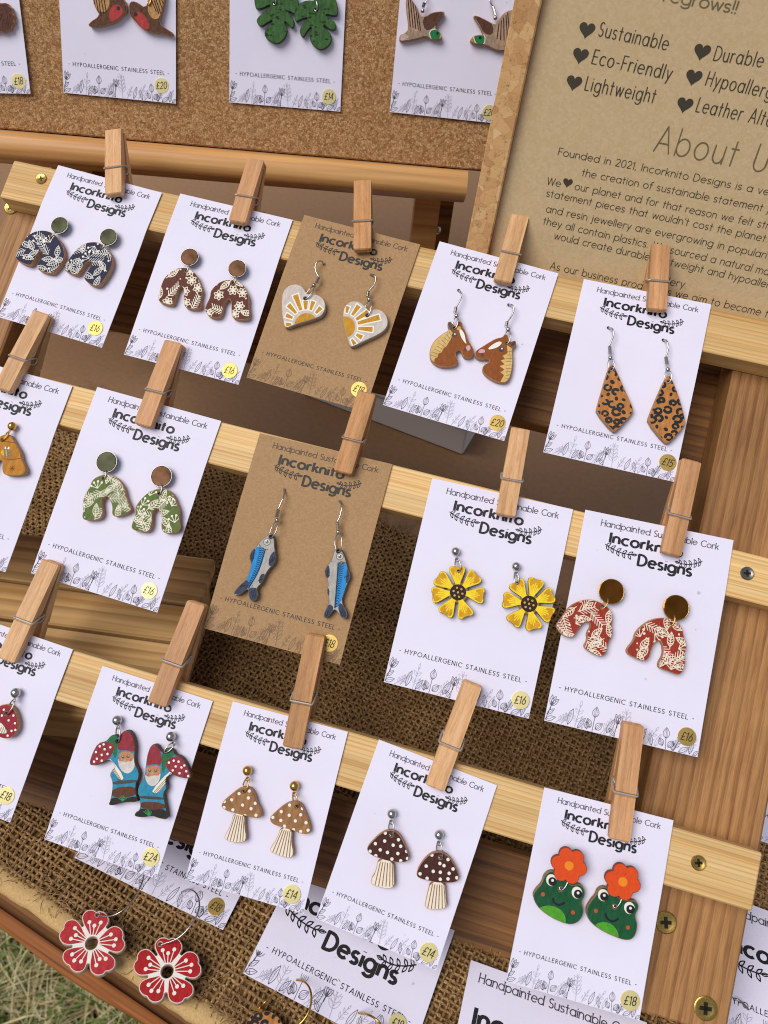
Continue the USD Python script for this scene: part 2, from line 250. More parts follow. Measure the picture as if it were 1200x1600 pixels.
# ------------------------------------------------------------------ lettering: a drawn alphabet of strokes, capitals one unit tall
def _a(cx, cy, rx, ry, a0, a1):
    t = np.radians(np.linspace(a0, a1, max(4, int(abs(a1 - a0) / 20) + 1))); return list(zip(cx + rx * np.cos(t), cy + ry * np.sin(t)))
_O = lambda cx=.32, rx=.31: _a(cx, .33, rx, .33, 0, 360)
GLYPH = {
 'a': (.66, [_O(), [(.63, 0), (.63, .66)]]), 'b': (.66, [_O(.34), [(.03, 0), (.03, 1)]]), 'c': (.56, [_a(.33, .33, .31, .33, 48, 312)]), 'd': (.66, [_O(), [(.63, 0), (.63, 1)]]),
 'e': (.64, [[(.03, .35), (.62, .35)] , _a(.33, .33, .31, .33, 4, 315)]), 'f': (.34, [[(.14, 0), (.14, .8)] + _a(.33, .8, .19, .2, 180, 80), [(0, .62), (.32, .62)]]),
 'g': (.66, [_O(), [(.63, .66), (.63, -.05)] + _a(.33, -.05, .3, .25, 0, -150)]), 'h': (.54, [[(.02, 0), (.02, 1)], _a(.27, .39, .25, .27, 180, 0) + [(.52, 0)]]),
 'i': (.06, [[(.03, 0), (.03, .66)], [(.03, .86), (.03, .9)]]), 'j': (.16, [[(.1, .66), (.1, -.15)] + _a(-.02, -.15, .12, .14, 0, -90), [(.1, .86), (.1, .9)]]),
 'k': (.46, [[(.02, 0), (.02, 1)], [(.42, .66), (.04, .27)], [(.17, .4), (.46, 0)]]), 'l': (.06, [[(.03, 0), (.03, 1)]]),
 'm': (.86, [[(.02, 0), (.02, .66)], _a(.22, .43, .2, .23, 180, 0) + [(.42, 0)], _a(.63, .43, .21, .23, 180, 0) + [(.84, 0)]]), 'n': (.54, [[(.02, 0), (.02, .66)], _a(.27, .39, .25, .27, 180, 0) + [(.52, 0)]]),
 'o': (.64, [_O()]), 'p': (.66, [_O(.34), [(.03, .66), (.03, -.32)]]), 'q': (.66, [_O(), [(.63, .66), (.63, -.32)]]), 'r': (.34, [[(.02, 0), (.02, .66)], _a(.25, .4, .23, .26, 180, 62)]),
 's': (.44, [_a(.22, .49, .19, .17, 35, 270) + _a(.21, .165, .2, .165, 88, -145)]), 't': (.36, [[(.16, 0), (.16, .92)], [(0, .64), (.34, .64)]]),
 'u': (.54, [[(.02, .66)] + _a(.27, .27, .25, .27, 180, 360) + [(.52, .27)], [(.52, .66), (.52, 0)]]), 'v': (.5, [[(0, .66), (.25, 0), (.5, .66)]]), 'w': (.8, [[(0, .66), (.2, 0), (.4, .64), (.6, 0), (.8, .66)]]),
 'x': (.48, [[(0, .66), (.48, 0)], [(0, 0), (.48, .66)]]), 'y': (.5, [[(0, .66), (.26, .02)], [(.5, .66), (.14, -.3)]]), 'z': (.46, [[(0, .64), (.44, .64), (0, .02), (.46, .02)]]),
 'A': (.74, [[(0, 0), (.37, 1), (.74, 0)], [(.13, .34), (.61, .34)]]), 'C': (.76, [_a(.46, .5, .44, .5, 48, 312)]), 'D': (.72, [[(.03, 0), (.03, 1), (.25, 1)] + _a(.25, .5, .46, .5, 88, -88) + [(.25, 0), (.03, 0)]]),
 'E': (.5, [[(.5, 1), (.03, 1), (.03, 0), (.5, 0)], [(.03, .52), (.44, .52)]]), 'F': (.48, [[(.5, 1), (.03, 1), (.03, 0)], [(.03, .5), (.42, .5)]]), 'G': (.82, [_a(.47, .5, .45, .5, 45, 360) + [(.55, .5)]]),
 'H': (.66, [[(.03, 0), (.03, 1)], [(.63, 0), (.63, 1)], [(.03, .52), (.63, .52)]]), 'I': (.08, [[(.04, 0), (.04, 1)]]), 'L': (.44, [[(.03, 1), (.03, 0), (.44, 0)]]), 'N': (.68, [[(.03, 0), (.03, 1), (.65, 0), (.65, 1)]]),
 'O': (.92, [_a(.46, .5, .45, .5, 0, 360)]), 'P': (.5, [[(.03, 0), (.03, 1), (.2, 1)] + _a(.2, .76, .27, .24, 88, -88) + [(.03, .52)]]), 'R': (.54, [[(.03, 0), (.03, 1), (.2, 1)] + _a(.2, .76, .27, .24, 88, -88) + [(.03, .52)], [(.24, .52), (.54, 0)]]),
 'S': (.5, [_a(.26, .745, .22, .25, 40, 265) + _a(.25, .255, .23, .25, 85, -145)]), 'T': (.6, [[(.3, 0), (.3, 1)], [(0, 1), (.6, 1)]]), 'U': (.64, [[(.03, 1), (.03, .3)] + _a(.32, .3, .29, .3, 180, 360) + [(.61, 1)]]),
 'W': (1.0, [[(0, 1), (.25, 0), (.5, 1), (.75, 0), (1, 1)]]), 'Y': (.66, [[(0, 1), (.33, .5), (.66, 1)], [(.33, .5), (.33, 0)]]),
 '0': (.56, [_a(.28, .5, .26, .5, 0, 360)]), '1': (.2, [[(0, .82), (.14, 1), (.14, 0)]]), '2': (.52, [_a(.26, .74, .23, .26, 165, -35) + [(.02, .02), (.52, .02)]]), '4': (.54, [[(.4, 0), (.4, 1), (.0, .3), (.54, .3)]]),
 '5': (.5, [[(.46, 1), (.1, 1), (.06, .56)] + _a(.23, .32, .25, .3, 125, -140)]), '6': (.52, [[(.36, 1), (.08, .45)] + _a(.27, .3, .24, .3, 150, 510)]), '8': (.52, [_a(.26, .75, .2, .25, 0, 360), _a(.26, .26, .25, .26, 0, 360)]),
 '£': (.56, [_a(.34, .72, .18, .26, 30, 180) + [(.18, .3), (.02, .03), (.54, .03)], [(0, .45), (.42, .45)]]),
 ',': (.08, [[(.06, .06), (.0, -.14)]]), '.': (.08, [[(.04, 0), (.04, .04)]]), "'": (.06, [[(.03, 1), (.03, .76)]]), '-': (.3, [[(.02, .4), (.28, .4)]]), '!': (.08, [[(.04, .3), (.04, 1)], [(.04, 0), (.04, .05)]]), ' ': (.24, [])}

def text(s, h, weight=0.1, track=0.16, xs=1.0, serif=0.0, slant=0.0, width=None, cap='round'):
    """Lettering as a flat shape, base line from the origin; h capital height, weight stroke width per h. Returns (shape, width)."""
    x, parts = 0.0, []
    for ch in s:
        adv, strokes = GLYPH[ch]
        for st in strokes:
            P = np.array(st, float) * [xs, 1] + [x, 0]
            parts.append(LineString(P).buffer(weight / 2, cap_style=cap, join_style='round', quad_segs=2))
            if serif and len(st) == 2 and abs(st[0][0] - st[1][0]) < .01 and abs(st[0][1] - st[1][1]) > .3:
                for q in P: parts.append(box(q[0] - serif, q[1] - .025, q[0] + serif, q[1] + .025))
        x += adv * xs + track + (0.06 if ch == ' ' else 0)
    g = unary_union(parts).simplify(0.012); x -= track
    k = h; kx = h if width is None else width / x
    g = affinity.affine_transform(g, [kx, slant * k, 0, k, 0, 0])
    return g, x * kx
def shift(g, x, y): return affinity.translate(g, x, y)

# ------------------------------------------------------------------ the main places
AL = math.radians(58)
ROWS = np.array([[1, 0, 0], [0, -math.sin(AL), math.cos(AL)], [0, -math.cos(AL), -math.sin(AL)]])      # rack u (right), v (down the slope), depth
def rack_point(u, v, z=0): return ROWS @ np.array([u, v, z]) + [0, 0, LIFT]
RACK = Frame(rack_point(0, 0), ROWS[:, 0], -ROWS[:, 1])         # its face is z = 0; local y = -v, local z = -depth
TABLE_Z = -112.0 + LIFT
TABLE = Frame((0, 0, TABLE_Z), (1, 0, 0), (0, 1, 0))
CLOTH_T = 2.2                                                    # hessian thickness
CLOTH = Frame((0, 0, TABLE_Z), (math.cos(math.radians(-12.3)), math.sin(math.radians(-12.3)), 0), (math.sin(math.radians(12.3)), math.cos(math.radians(12.3)), 0))
_y = math.radians(14); _l = math.radians(27)
_h = np.array([math.cos(_y), math.sin(_y), 0]); _b = np.array([math.sin(_y), -math.cos(_y), 0])
CORKF = Frame(CW + ray((445, 167)) * 398, _h, -(np.array([0, 0, -math.cos(_l)]) + _b * math.sin(_l)))
_s = math.radians(15.5)
SIGN = Frame(rack_point(100, -123.2, 12.4), (1, 0, 0), (0, math.sin(_s), math.cos(_s)))
SIGN.O = SIGN.O

# ------------------------------------------------------------------ ground, grass, table, cloth
G0 = Frame((0, 0, 0), (1, 0, 0), (0, 1, 0))
gm = usdkit.material(stage, '/World/Looks/soil', {'tc': ('texture_coordinate', {}), 'n': ('noise_texture', {'scale': 14.0, 'detail': 6.0}), 'r': ('rgb_ramp', {'ramp': [(0.35, (0.02, 0.03, 0.01)), (0.55, (0.06, 0.07, 0.025)), (0.7, (0.13, 0.10, 0.05))]}), 'p': ('principled_bsdf', {'roughness': 0.95})},
    [('tc.object', 'n.vector'), ('n.fac', 'r.fac'), ('r.color', 'p.base_color')], surface='p.BSDF')
gs = 60000.0
g = part('/World', 'ground', (np.array([(-gs, -gs, 0), (gs, -gs, 0), (gs, gs, 0), (-gs, gs, 0)], float), np.array([(0, 1, 2), (0, 2, 3)])), gm, kind='structure')
rng = np.random.default_rng(4)
def grass_mesh(n, seed):
    r = np.random.default_rng(seed); V = []; Fc = []; base = 0
    c = np.array([-310, -95]); P = c + r.uniform(-1, 1, (n, 2)) * [240, 230]
    for i in range(n):
        L = r.uniform(40, 110); a = r.uniform(0, 2 * np.pi); lean = r.uniform(0.3, 1.5); w = r.uniform(1.6, 3.6); d = np.array([math.cos(a), math.sin(a), 0]); sd = np.array([-d[1], d[0], 0])
        z0 = r.uniform(0, 14); k = np.linspace(0, 1, 5); hor = L * (math.sin(lean) * k + 0.12 * k * k); ver = L * (math.cos(lean) * k - 0.15 * k * k) + z0
        for j in range(5):
            ww = w * (1 - k[j] ** 2 * 0.9); q = np.array([P[i, 0], P[i, 1], 0]) + d * hor[j] + np.array([0, 0, max(ver[j], 1.5 + 0.02 * i % 9)])
            V += [q - sd * ww / 2, q + sd * ww / 2]
        for j in range(4): b = base + 2 * j; Fc += [(b, b + 1, b + 3), (b, b + 3, b + 2)]
        base += 10
    return np.array(V), np.array(Fc)
def leafmat(name, c1, c2, c3):
    return usdkit.material(stage, '/World/Looks/' + name, {'tc': ('texture_coordinate', {}), 'n': ('noise_texture', {'scale': 55.0, 'detail': 3.0}), 'r': ('rgb_ramp', {'ramp': [(0.3, c1), (0.5, c2), (0.68, c3)]}), 'd': ('principled_bsdf', {'roughness': 0.6}), 't': ('translucent_bsdf', {}), 'm': ('mix_closure', {'fac': 0.3})},
        [('tc.object', 'n.vector'), ('n.fac', 'r.fac'), ('r.color', 'd.base_color'), ('r.color', 't.color'), ('d.BSDF', 'm.closure1'), ('t.BSDF', 'm.closure2')], surface='m.closure')
gp = thing('grass', 'short green and dry straw grass below the table edge', 'grass', G0, kind='stuff')
part(gp, 'green_blades', grass_mesh(2300, 1), leafmat('blade_green', (0.06, 0.13, 0.025), (0.16, 0.26, 0.06), (0.28, 0.36, 0.11)), kind='stuff')
part(gp, 'dry_blades', grass_mesh(5200, 2), leafmat('blade_dry', (0.46, 0.37, 0.17), (0.66, 0.56, 0.30), (0.80, 0.72, 0.48)), kind='stuff')

tb = thing('market_table', 'brown paper topped table with an orange brown wooden edge', 'table', CLOTH.at(0, 0, 0))
TRIM = wood('edge_trim', (lin('#7c4420'), lin('#a5683a'), lin('#b37a4a')), fine=160, broad=40, stretch=0.03, rough=0.4, bump=0.15, coat=0.2)
FRONT_Y = -172.5                                                 # table front edge in CLOTH axes
part(tb, 'table_top', slab(-900, 900, -163.5, 800, -24, 0, 0.6), BROWNPAPER)
part(tb, 'edge_groove', slab(-900, 900, FRONT_Y + 1, -163.6, -24, -15.5, 0.4), BOARD)
def wavy_strip():
    xs = np.linspace(-900, 900, 240); V = []; Fc = []
    prof = [(-2, -11.5), (-5.6, -11.0), (-7.0, -12.4), (-7.2, -14.5), (-6.6, -18), (-4, -20), (-2, -20)]
    for i, x in enumerate(xs):
        wob = 0.8 * math.sin(x * 0.031) + 0.5 * math.sin(x * 0.083 + 1)
        for dy, z in prof: V.append((x, FRONT_Y + 4 + dy + wob * (1 if dy < -3 else 0), z + 0.35 * wob))
    k = len(prof)
    for i in range(len(xs) - 1):
        for j in range(k - 1): a = i * k + j; Fc += [(a, a + 1, a + k + 1), (a, a + k + 1, a + k)]
    return np.array(V), np.array(Fc)[:, ::-1]
part(tb, 'edge_trim', wavy_strip(), TRIM, smooth=40)
for lx, ly in ((-850, -120), (850, -120), (-850, 740), (850, 740)):
    part(tb, 'leg', slab(lx - 22, lx + 22, ly - 22, ly + 22, -TABLE_Z, -20.5, 2), BOARD)

# hessian: every yarn woven over and under
def weave(x0, x1, y0, y1, pitch, seed):
    r = np.random.default_rng(seed)
    nx, ny = int((x1 - x0) / pitch), int((y1 - y0) / pitch)
    allV, allF, base = [], [], 0
    for way in (0, 1):
        nA, nB = (nx, ny) if way == 0 else (ny, nx)            # nA yarns, nB crossings each
        i = np.arange(nA)[:, None]; j = np.arange(2 * nB + 1)[None, :]
        t = j / 2 * pitch
        ph = np.where(((i + (j // 2) + way) % 2) == 0, 1.0, -1.0)
        amp = np.where(j % 2 == 0, ph, 0.0) * 0.62
        drift = np.cumsum(r.normal(0, 0.045, (nA, 2 * nB + 1)), 1); drift -= drift.mean(1, keepdims=True); drift *= 0.9
        across = (i + 0.5) * pitch + drift + r.normal(0, 0.22, (nA, 1))
        w = np.clip(0.60 * pitch * (0.78 + 0.28 * r.random((nA, 1)) + 0.16 * r.normal(0, 1, (nA, 2 * nB + 1))), 0.36 * pitch, 0.68 * pitch) * np.where(j % 2 == 0, 1.08, 0.86)
        uu, vv = (across, np.broadcast_to(t, across.shape)) if way == 0 else (np.broadcast_to(t, across.shape), across)
        sag = meshkit.fbm(np.stack([uu * .035, vv * .035, uu * 0], -1), 2, 5); h = np.zeros_like(across) + amp + 1.1 + 1.3 * (sag - .3).clip(0) + .1 * r.normal(0, 1, across.shape)
        u, v = (across, np.broadcast_to(t, across.shape)) if way == 0 else (np.broadcast_to(t, across.shape), across)
        ox = w if way == 0 else np.zeros_like(w); oy = np.zeros_like(w) if way == 0 else w
        rows = []
        for k, (a, dz) in enumerate(((-.5, -.35), (-.25, .32), (.25, .32), (.5, -.35))):
            rows.append(np.stack([x0 + u + a * 2 * ox * .5 * 1.0 * 1.0 + 0 * w, y0 + v + a * 2 * oy * .5, h + dz * w * .9], -1))
        V = np.stack(rows, 2)                                    # nA, 2nB+1, 4, 3
        n1, n2 = V.shape[:2]; idx = np.arange(n1 * n2 * 4).reshape(n1, n2, 4)
        a, b, c, d = idx[:, :-1, :-1], idx[:, 1:, :-1], idx[:, 1:, 1:], idx[:, :-1, 1:]
        f = np.stack([np.stack([a, b, c], -1), np.stack([a, c, d], -1)], 3).reshape(-1, 3)
        if way == 0: f = f[:, ::-1]
        allV.append(V.reshape(-1, 3)); allF.append(f + base); base += n1 * n2 * 4
    return np.vstack(allV), np.vstack(allF)
JUTE = usdkit.material(stage, '/World/Looks/jute', {'tc': ('texture_coordinate', {}), 'n': ('noise_texture', {'scale': 900.0, 'detail': 4.0, 'roughness': 0.7}), 'n2': ('noise_texture', {'scale': 60.0, 'detail': 3.0}), 'r': ('rgb_ramp', {'ramp': [(0.32, lin('#62482a')), (0.5, lin('#927148')), (0.68, lin('#c4a478'))]}), 'r2': ('rgb_ramp', {'ramp': [(0.3, (0.8, 0.78, 0.75)), (0.7, (1.1, 1.1, 1.1))]}), 'mu': ('mix', {'mix_type': 'multiply', 'fac': 1.0}), 'b': ('bump', {'strength': 0.6, 'distance': 0.0004}), 'p': ('principled_bsdf', {'roughness': 0.9, 'specular_ior_level': 0.2})},
    [('tc.object', 'n.vector'), ('tc.object', 'n2.vector'), ('n.fac', 'r.fac'), ('n2.fac', 'r2.fac'), ('r.color', 'mu.color1'), ('r2.color', 'mu.color2'), ('mu.color', 'p.base_color'), ('n.fac', 'b.height'), ('b.normal', 'p.normal')], surface='p.BSDF')
JUTEDARK = paint('#6a4a26', rough=0.95, var=0.3, scale=700)
HEM = paint('#c2a06a', rough=0.9, var=0.15, scale=1200, bump=0.3)
CX0, CX1, CY0, CY1 = -262.0, 300.0, -161.5, 94.0
hs = thing('hessian_cloth', 'coarse brown hessian cloth spread over the front of the table', 'cloth', CLOTH)
part(hs, 'backing', (np.array([(CX0, CY0, .25), (CX1, CY0, .25), (CX1, CY1 - 3, .25), (CX0, CY1 - 3, .25)], float), np.array([(0, 1, 2), (0, 2, 3)])), JUTEDARK)
part(hs, 'woven_yarn', weave(CX0, CX1, CY0, CY1, 2.35, 7), JUTE, smooth=True, kind='stuff')
hx = np.linspace(CX0, CX1, 220); hv = []; hf = []
hr = np.random.default_rng(3); hw = meshkit.fbm(np.c_[hx * 0.15, hx * 0, hx * 0], 3) - 0.5
prof = [(2.5, 1.2), (1.0, 2.5), (-1.5, 2.7), (-4.0, 2.0), (-5.2, 0.2), (-5.2, -2.2)]
for i, x in enumerate(hx):
    for dy, z in prof: hv.append((x, CY0 + dy + hw[i] * 1.6, z + hw[i] * .6))
k = len(prof)
for i in range(len(hx) - 1):
    for j in range(k - 1): a = i * k + j; hf += [(a, a + k + 1, a + 1), (a, a + k, a + k + 1)]
part(hs, 'folded_hem', (np.array(hv), np.array(hf)), HEM, smooth=True)
def fibres(n, box4, seed, L=(4, 11), z=2.2):
    r = np.random.default_rng(seed); out = []
    for i in range(n):
        p = np.array([r.uniform(box4[0], box4[1]), r.uniform(box4[2], box4[3]), z + r.uniform(0, .8)]); a = r.uniform(0, 2 * np.pi); l = r.uniform(*L); P = [p]
        for s in range(4): a += r.normal(0, .7); p = p + np.array([math.cos(a), math.sin(a), 0]) * l / 4 + [0, 0, r.normal(0, .25)]; p[2] = max(p[2], 1.2); P.append(p)
        out.append(tube(P, 0.13, 3))
    return out
part(hs, 'loose_fibre', fibres(1500, (CX0, CX1, CY0 - 1, 20), 5) + fibres(500, (CX0, CX1, CY0 - 3, CY0 + 12), 6, z=2.6) + fibres(420, (CX0, CX1, CY1 - 5, CY1 + 3), 8, (5, 14), 1.4), JUTE, kind='stuff')

# ------------------------------------------------------------------ display rack: two stiles, two back boards, three slats, screws
rack = thing('display_rack', 'leaning wooden rack of dark stiles with three pale pine slats', 'display rack', RACK)
def vslab(u0, u1, v0, v1, d0, d1, r=0.6): return slab(u0, u1, -v1, -v0, -d1, -d0, r)
for v0, v1, u1 in ((-122.4, -103.0, 178.0), (-24.6, -6.0, 176.5), (83.2, 103.8, 174.0)):
    part(rack, 'slat', vslab(-206.8, u1, v0, v1, 0, 11.7, 0.7), PINE, smooth=30)
for u0, u1 in ((-210.5, -187), (132.3, 177.6)):
    part(rack, 'stile', vslab(u0, u1, -124, 151, 12, 33.7, 1.2), STILE, smooth=30)
for v0, v1 in ((-126, -67), (114.3, 155)):
    part(rack, 'back_board', vslab(-208, 176, v0, v1, 34, 45, 1.0), BOARD, smooth=30)
for u in (168,):
    z0 = RACK.loc(rack_point(u, -112, 46)); foot = RACK.loc(np.r_[rack_point(u, -112, 46)[0], rack_point(u, -112, 46)[1] + 3, TABLE_Z + 1])
    d = foot - z0; Lg = np.linalg.norm(d); s = slab(-7, 7, -6, 6, 0, Lg, 1)
    s.apply_transform(trimesh.geometry.align_vectors([0, 0, 1], d / Lg)); s.apply_translation(z0); part(rack, 'prop_leg', s, BOARD)
def screw(parent, x, y, z, r, mat, rot):
    p = part(parent, 'screw', lathe([(0.001, .15), (r * .5, .15), (r * .62, .32), (r * .9, .42), (r, .18), (r, -.6), (.001, -.6)], (x, y, z + .35), 28), mat, smooth=35)
    cr = [slab(-r * .52, r * .52, -r * .17, r * .17, 0, .1, .03), slab(-r * .17, r * .17, -r * .52, r * .52, 0, .1, .03)]
    c = trimesh.util.concatenate(cr); c.apply_transform(trimesh.transformations.rotation_matrix(rot, [0, 0, 1])); c.apply_translation((x, y, z + .46)); part(p, 'cross_recess', c, DARKMETAL)
for px, d, r, mat, rot in (((65, 280), 0, 2.5, BRASS, .5), ((1167, 896), 0, 2.6, SPRING, .2), ((1091, 1348), 0, 2.7, BRASS, .3), ((18, 325), 12, 3.4, BRASS, .9), ((1040, 1441), 12, 4.0, BRASS, .25), ((1102, 1575), 12, 4.2, BRASS, .15)):
    x, y = RACK.px(px, -d); screw(rack, x, y, -d, r, mat, rot)
for v, u in ((-15, -190), (93, -190), (-113, 152)): screw(rack, u, -v, 0, 2.6, BRASS, .4)

# ------------------------------------------------------------------ cork pin board on its easel
cb = thing('cork_board', 'large fine grained cork pin board standing on the easel ledge', 'pin board', CORKF)
part(cb, 'cork_sheet', slab(-260, 118, -21.0, 300, -13, -0.6, 0.8), CORK)
es = thing('easel', 'varnished wooden table easel with a rounded ledge under the cork board', 'easel', CORKF)
prof = [(-14, -22), (6, -22)] + [(6 + 7 * math.sin(t), -29 + 7 * math.cos(t)) for t in np.linspace(0, math.pi, 10)] + [(4, -37), (-14, -37)]
pg = Polygon([(a, b) for a, b in prof]); led = trimesh.creation.extrude_polygon(pg, 420, engine='earcut')      # (z, y) profile swept along x
lv = led.vertices.copy(); led = trimesh.Trimesh(np.c_[lv[:, 2] - 326.5, lv[:, 1], lv[:, 0]], led.faces, process=False)
part(es, 'ledge', led, EASELW, smooth=40)
tz = CORKF.loc((0, 0, TABLE_Z))
def cork_down(x, z): # local y at which this easel leg meets the table
    p = CORKF.w(x, 0, z); return -(p[2] - TABLE_Z - 1) / CORKF.V[2]
EASEL_POST = Frame(CORKF.w(0, -30, -26), _h, (0, 0, 1))               # upright posts behind the ledge
for pxa, pxb, zb in (((648, 320), (688, 320), TABLE_Z + 29.4), ((80, 262), (128, 270), TABLE_Z + 52.3)):
    q0, q1 = (EASEL_POST.loc(hit(p, EASEL_POST.w(0, 0, 8), EASEL_POST.N))[0] for p in (pxa, pxb)); yb = zb - EASEL_POST.O[2]
    lp = lambda x0, x1, z0, z1: [Frame.w(EASEL_POST, x, y, z) for x in (x0, x1) for y in (yb, 0) for z in (z0, z1)]
    for nm, bx_, mt in (('front_leg', lp(q0, q1, -8, 8), EASELW), ('rear_leg', lp(q1 - 2, q1 + 9, -26, -9), BOARD)):
        part(es, nm, trimesh.convex.convex_hull(np.array([CORKF.loc(w) for w in bx_])), mt)
    part(es, 'bolt', ball(CORKF.loc(EASEL_POST.w(q1 + .8, -26, -2)), 2.6), STEEL, smooth=True)

rb_ = Frame(EASEL_POST.w(q0 - 20, 0, -60), _h, (-_h[1], _h[0], 0)); rb_ = Frame((rb_.O[0], rb_.O[1], TABLE_Z), rb_.U, rb_.V)
ri = thing('riser_block', 'brown paper covered block under the left post of the easel', 'block', rb_)
part(ri, 'block_body', slab(-60, 110, -4, 90, .2, 51.6, 1), BROWNPAPER); part(ri, 'block_lid', slab(-61, 111, -5, 91, 51.7, 52.1, .1), BROWNPAPER)

# ------------------------------------------------------------------ framed sign about the maker
_L = [SIGN.px((800, 0), 0)[0], SIGN.px((731, 395), 0)[0]]; _R = [SIGN.px((842, 0), 0)[0], SIGN.px((767, 400), 0)[0]]
SX0, SX1 = float(np.mean(_L)), float(np.mean(_R)); SBOT = SIGN.px((1113, 565), 0)[1]
sg = thing('framed_sign', 'kraft paper sign about the maker in a cork frame behind the top slat', 'sign', SIGN)
SW, SH = 245.0, 262.0
part(sg, 'backing_board', slab(SX0 + 2, SX0 + SW - 2, SBOT + .5, SBOT + SH - 2, -5.5, -2.2, .5), BROWNPAPER)
for nm, a in (('frame_bar', (SX0, SX1, SBOT + 1, SBOT + SH)), ('frame_bar', (SX0 + SW - (SX1 - SX0), SX0 + SW, SBOT + 1, SBOT + SH)), ('frame_bar', (SX1 + .1, SX0 + SW - (SX1 - SX0) - .1, SBOT + SH - 10, SBOT + SH))):
    part(sg, nm, slab(*a, -1.9, 2.6, .7), CORKBIG, smooth=30)
part(sg, 'poster', (np.array([(SX1 + .1, SBOT + 1, -1.8), (SX0 + SW - 11, SBOT + 1, -1.8), (SX0 + SW - 11, SBOT + SH - 10, -1.8), (SX1 + .1, SBOT + SH - 10, -1.8)]), np.array([(0, 1, 2), (0, 2, 3)])), POSTER)
def heart(x, y, r):
    t = np.linspace(0, 2 * np.pi, 40); return Polygon(np.c_[x + r * np.sin(t) ** 3, y + r * (.81 * np.cos(t) - .31 * np.cos(2 * t) - .12 * np.cos(3 * t) - .06 * np.cos(4 * t))])
def sign_line(s, a, b, cap_px, weight, track=0.18, xs=1.0, serif=0):
    A, B = SIGN.px(a, -1.7), SIGN.px(b, -1.7); w = np.hypot(*(B - A)); h = cap_px * np.hypot(*(SIGN.px((a[0], a[1] - 50), -1.7) - SIGN.px(a, -1.7))) / 50
    g, _ = text(s, h, weight, track, xs, serif, width=w)
    return shift(affinity.rotate(g, math.degrees(math.atan2(B[1] - A[1], B[0] - A[0])), origin=(0, 0)), *A)
z2 = lambda x, y: (600 + x / 2, y / 2)
feat = [('Sustainable', z2(668, 112), z2(883, 157)), ('Eco-Friendly', z2(648, 198), z2(893, 250)), ('Lightweight', z2(626, 281), z2(843, 322)),
        ('Durable', z2(1028, 188), z2(1180, 210)), ('Hypoallergenic', z2(1003, 266), z2(1290, 325)), ('Leather Alternative', z2(973, 348), z2(1345, 424))]
z6 = lambda x, y: (830 + x / 3.243, 380 + y / 3.243)
for s, a, b in feat: part(sg, 'lettering', flat(sign_line(s, a, b, 22, .075, .17, .62), -1.66), INKBROWN)
part(sg, 'lettering', flat(sign_line('regrows!!', z2(872, 2), z2(1098, 42), 19, .11, .14), -1.66), paint('#6a5e40', .6, .05))
part(sg, 'lettering', flat(sign_line('About Us', z2(842, 472), z2(1232, 548), 41, .055, .2, .8), -1.66), paint('#6a5e40', .6, .05))
body = [('Founded in 2021, Incorknito Designs is a ve', z2(543, 484), z2(1200, 610)), ('the creation of sustainable statement j', z2(617, 549), z2(1200, 664)), ('We', z2(508, 576), z2(550, 584)), ('our planet and for that reason we felt str', z2(595, 592), z2(1200, 716)),
        ("statement pieces that wouldn't cost the planet.", z2(506, 613), z2(1195, 757)), ('and resin jewellery are evergrowing in popularit', z2(505, 662), z2(1205, 810)), ('they all contain plastics. We sourced a natural ma', (848, 350), (1200, 430)),
        ('would create durable, lightweight and hypoaller', (865, 373), (1201, 450)), ('jewellery.', (1006, 437), (1071, 450)), ('As our business progresses we aim to become fi', (859, 420), (1201, 496)), ('carbon neutral by this', (985, 534), (1134, 567))]
part(sg, 'lettering', flat(unary_union([sign_line(s, a, b, 11.5, .085, .17) for s, a, b in body]), -1.66), INKBROWN)
hp = [z2(634, 92), z2(614, 172), z2(594, 257), z2(994, 160), z2(968, 240), z2(940, 326)]
for p in hp: part(sg, 'heart_mark', flat(heart(*SIGN.px(p, -1.7), 3.0), -1.66), INKBROWN)
part(sg, 'heart_mark', flat(heart(*SIGN.px(z2(574, 570), -1.7), 2.0), -1.66), INKBROWN)

# ------------------------------------------------------------------ slatted pine crate and grey box under the rack
CR = TABLE.at(0, 0, 42)
pc = [CR.px(p) for p in ((0, 827), (348, 874), (0, 899), (297, 946), (0, 966), (273, 1004))]
d = pc[1] - pc[0]; ang = math.degrees(math.atan2(d[1], d[0]))
CRF = Frame(CR.w(*pc[1]), CR.U, CR.V).turned(ang)
cr = thing('slatted_crate', 'upturned pale pine crate with wide slats under the left of the rack', 'crate', Frame(CRF.w(0, 0, -42), CRF.U, CRF.V))
ys = [0.0] + [float(CRF.loc(CR.w(*pc[k]))[1]) for k in (3, 5)]; ys.append(ys[2] + (ys[2] - ys[1]))
for k in range(3): part(cr, 'slat', slab(-210, -4 - .8 * k, ys[k + 1] + 1.0, ys[k] - .4, 34, 42 - .3 * k, 1.0), CRATEW, smooth=30)
part(cr, 'slat', slab(-210, -5, ys[3] - 20, ys[3] - .4, 34, 41.5, 1.0), CRATEW, smooth=30)
for x in (-20, -206): part(cr, 'end_batten', slab(x, x + 12, ys[3] - 18, -2, 0.2, 33.8, .8), CRATEW, smooth=30)
part(cr, 'side_board', slab(-200, -22, ys[3] - 19.4, ys[3] - 11, 2, 33, .8), CRATEW)
gb = [TABLE.px(p) for p in ((722, 712), (590, 662))]; d = gb[0] - gb[1]
GB = Frame(TABLE.w(*gb[0]), TABLE.U, TABLE.V).turned(math.degrees(math.atan2(d[1], d[0])))
bx = thing('storage_box', 'plain pale grey box with a lid on the table behind the rack', 'box', GB)
part(bx, 'box_body', slab(-118, 0, 0, 62, 0.2, 24, 1.6), paint('#dcd8d2', .6, .03), smooth=30)
part(bx, 'box_lid', slab(-120, 1.5, -1.5, 63.5, 24.2, 29, 1.2), paint('#e2ded8', .6, .03), smooth=30)

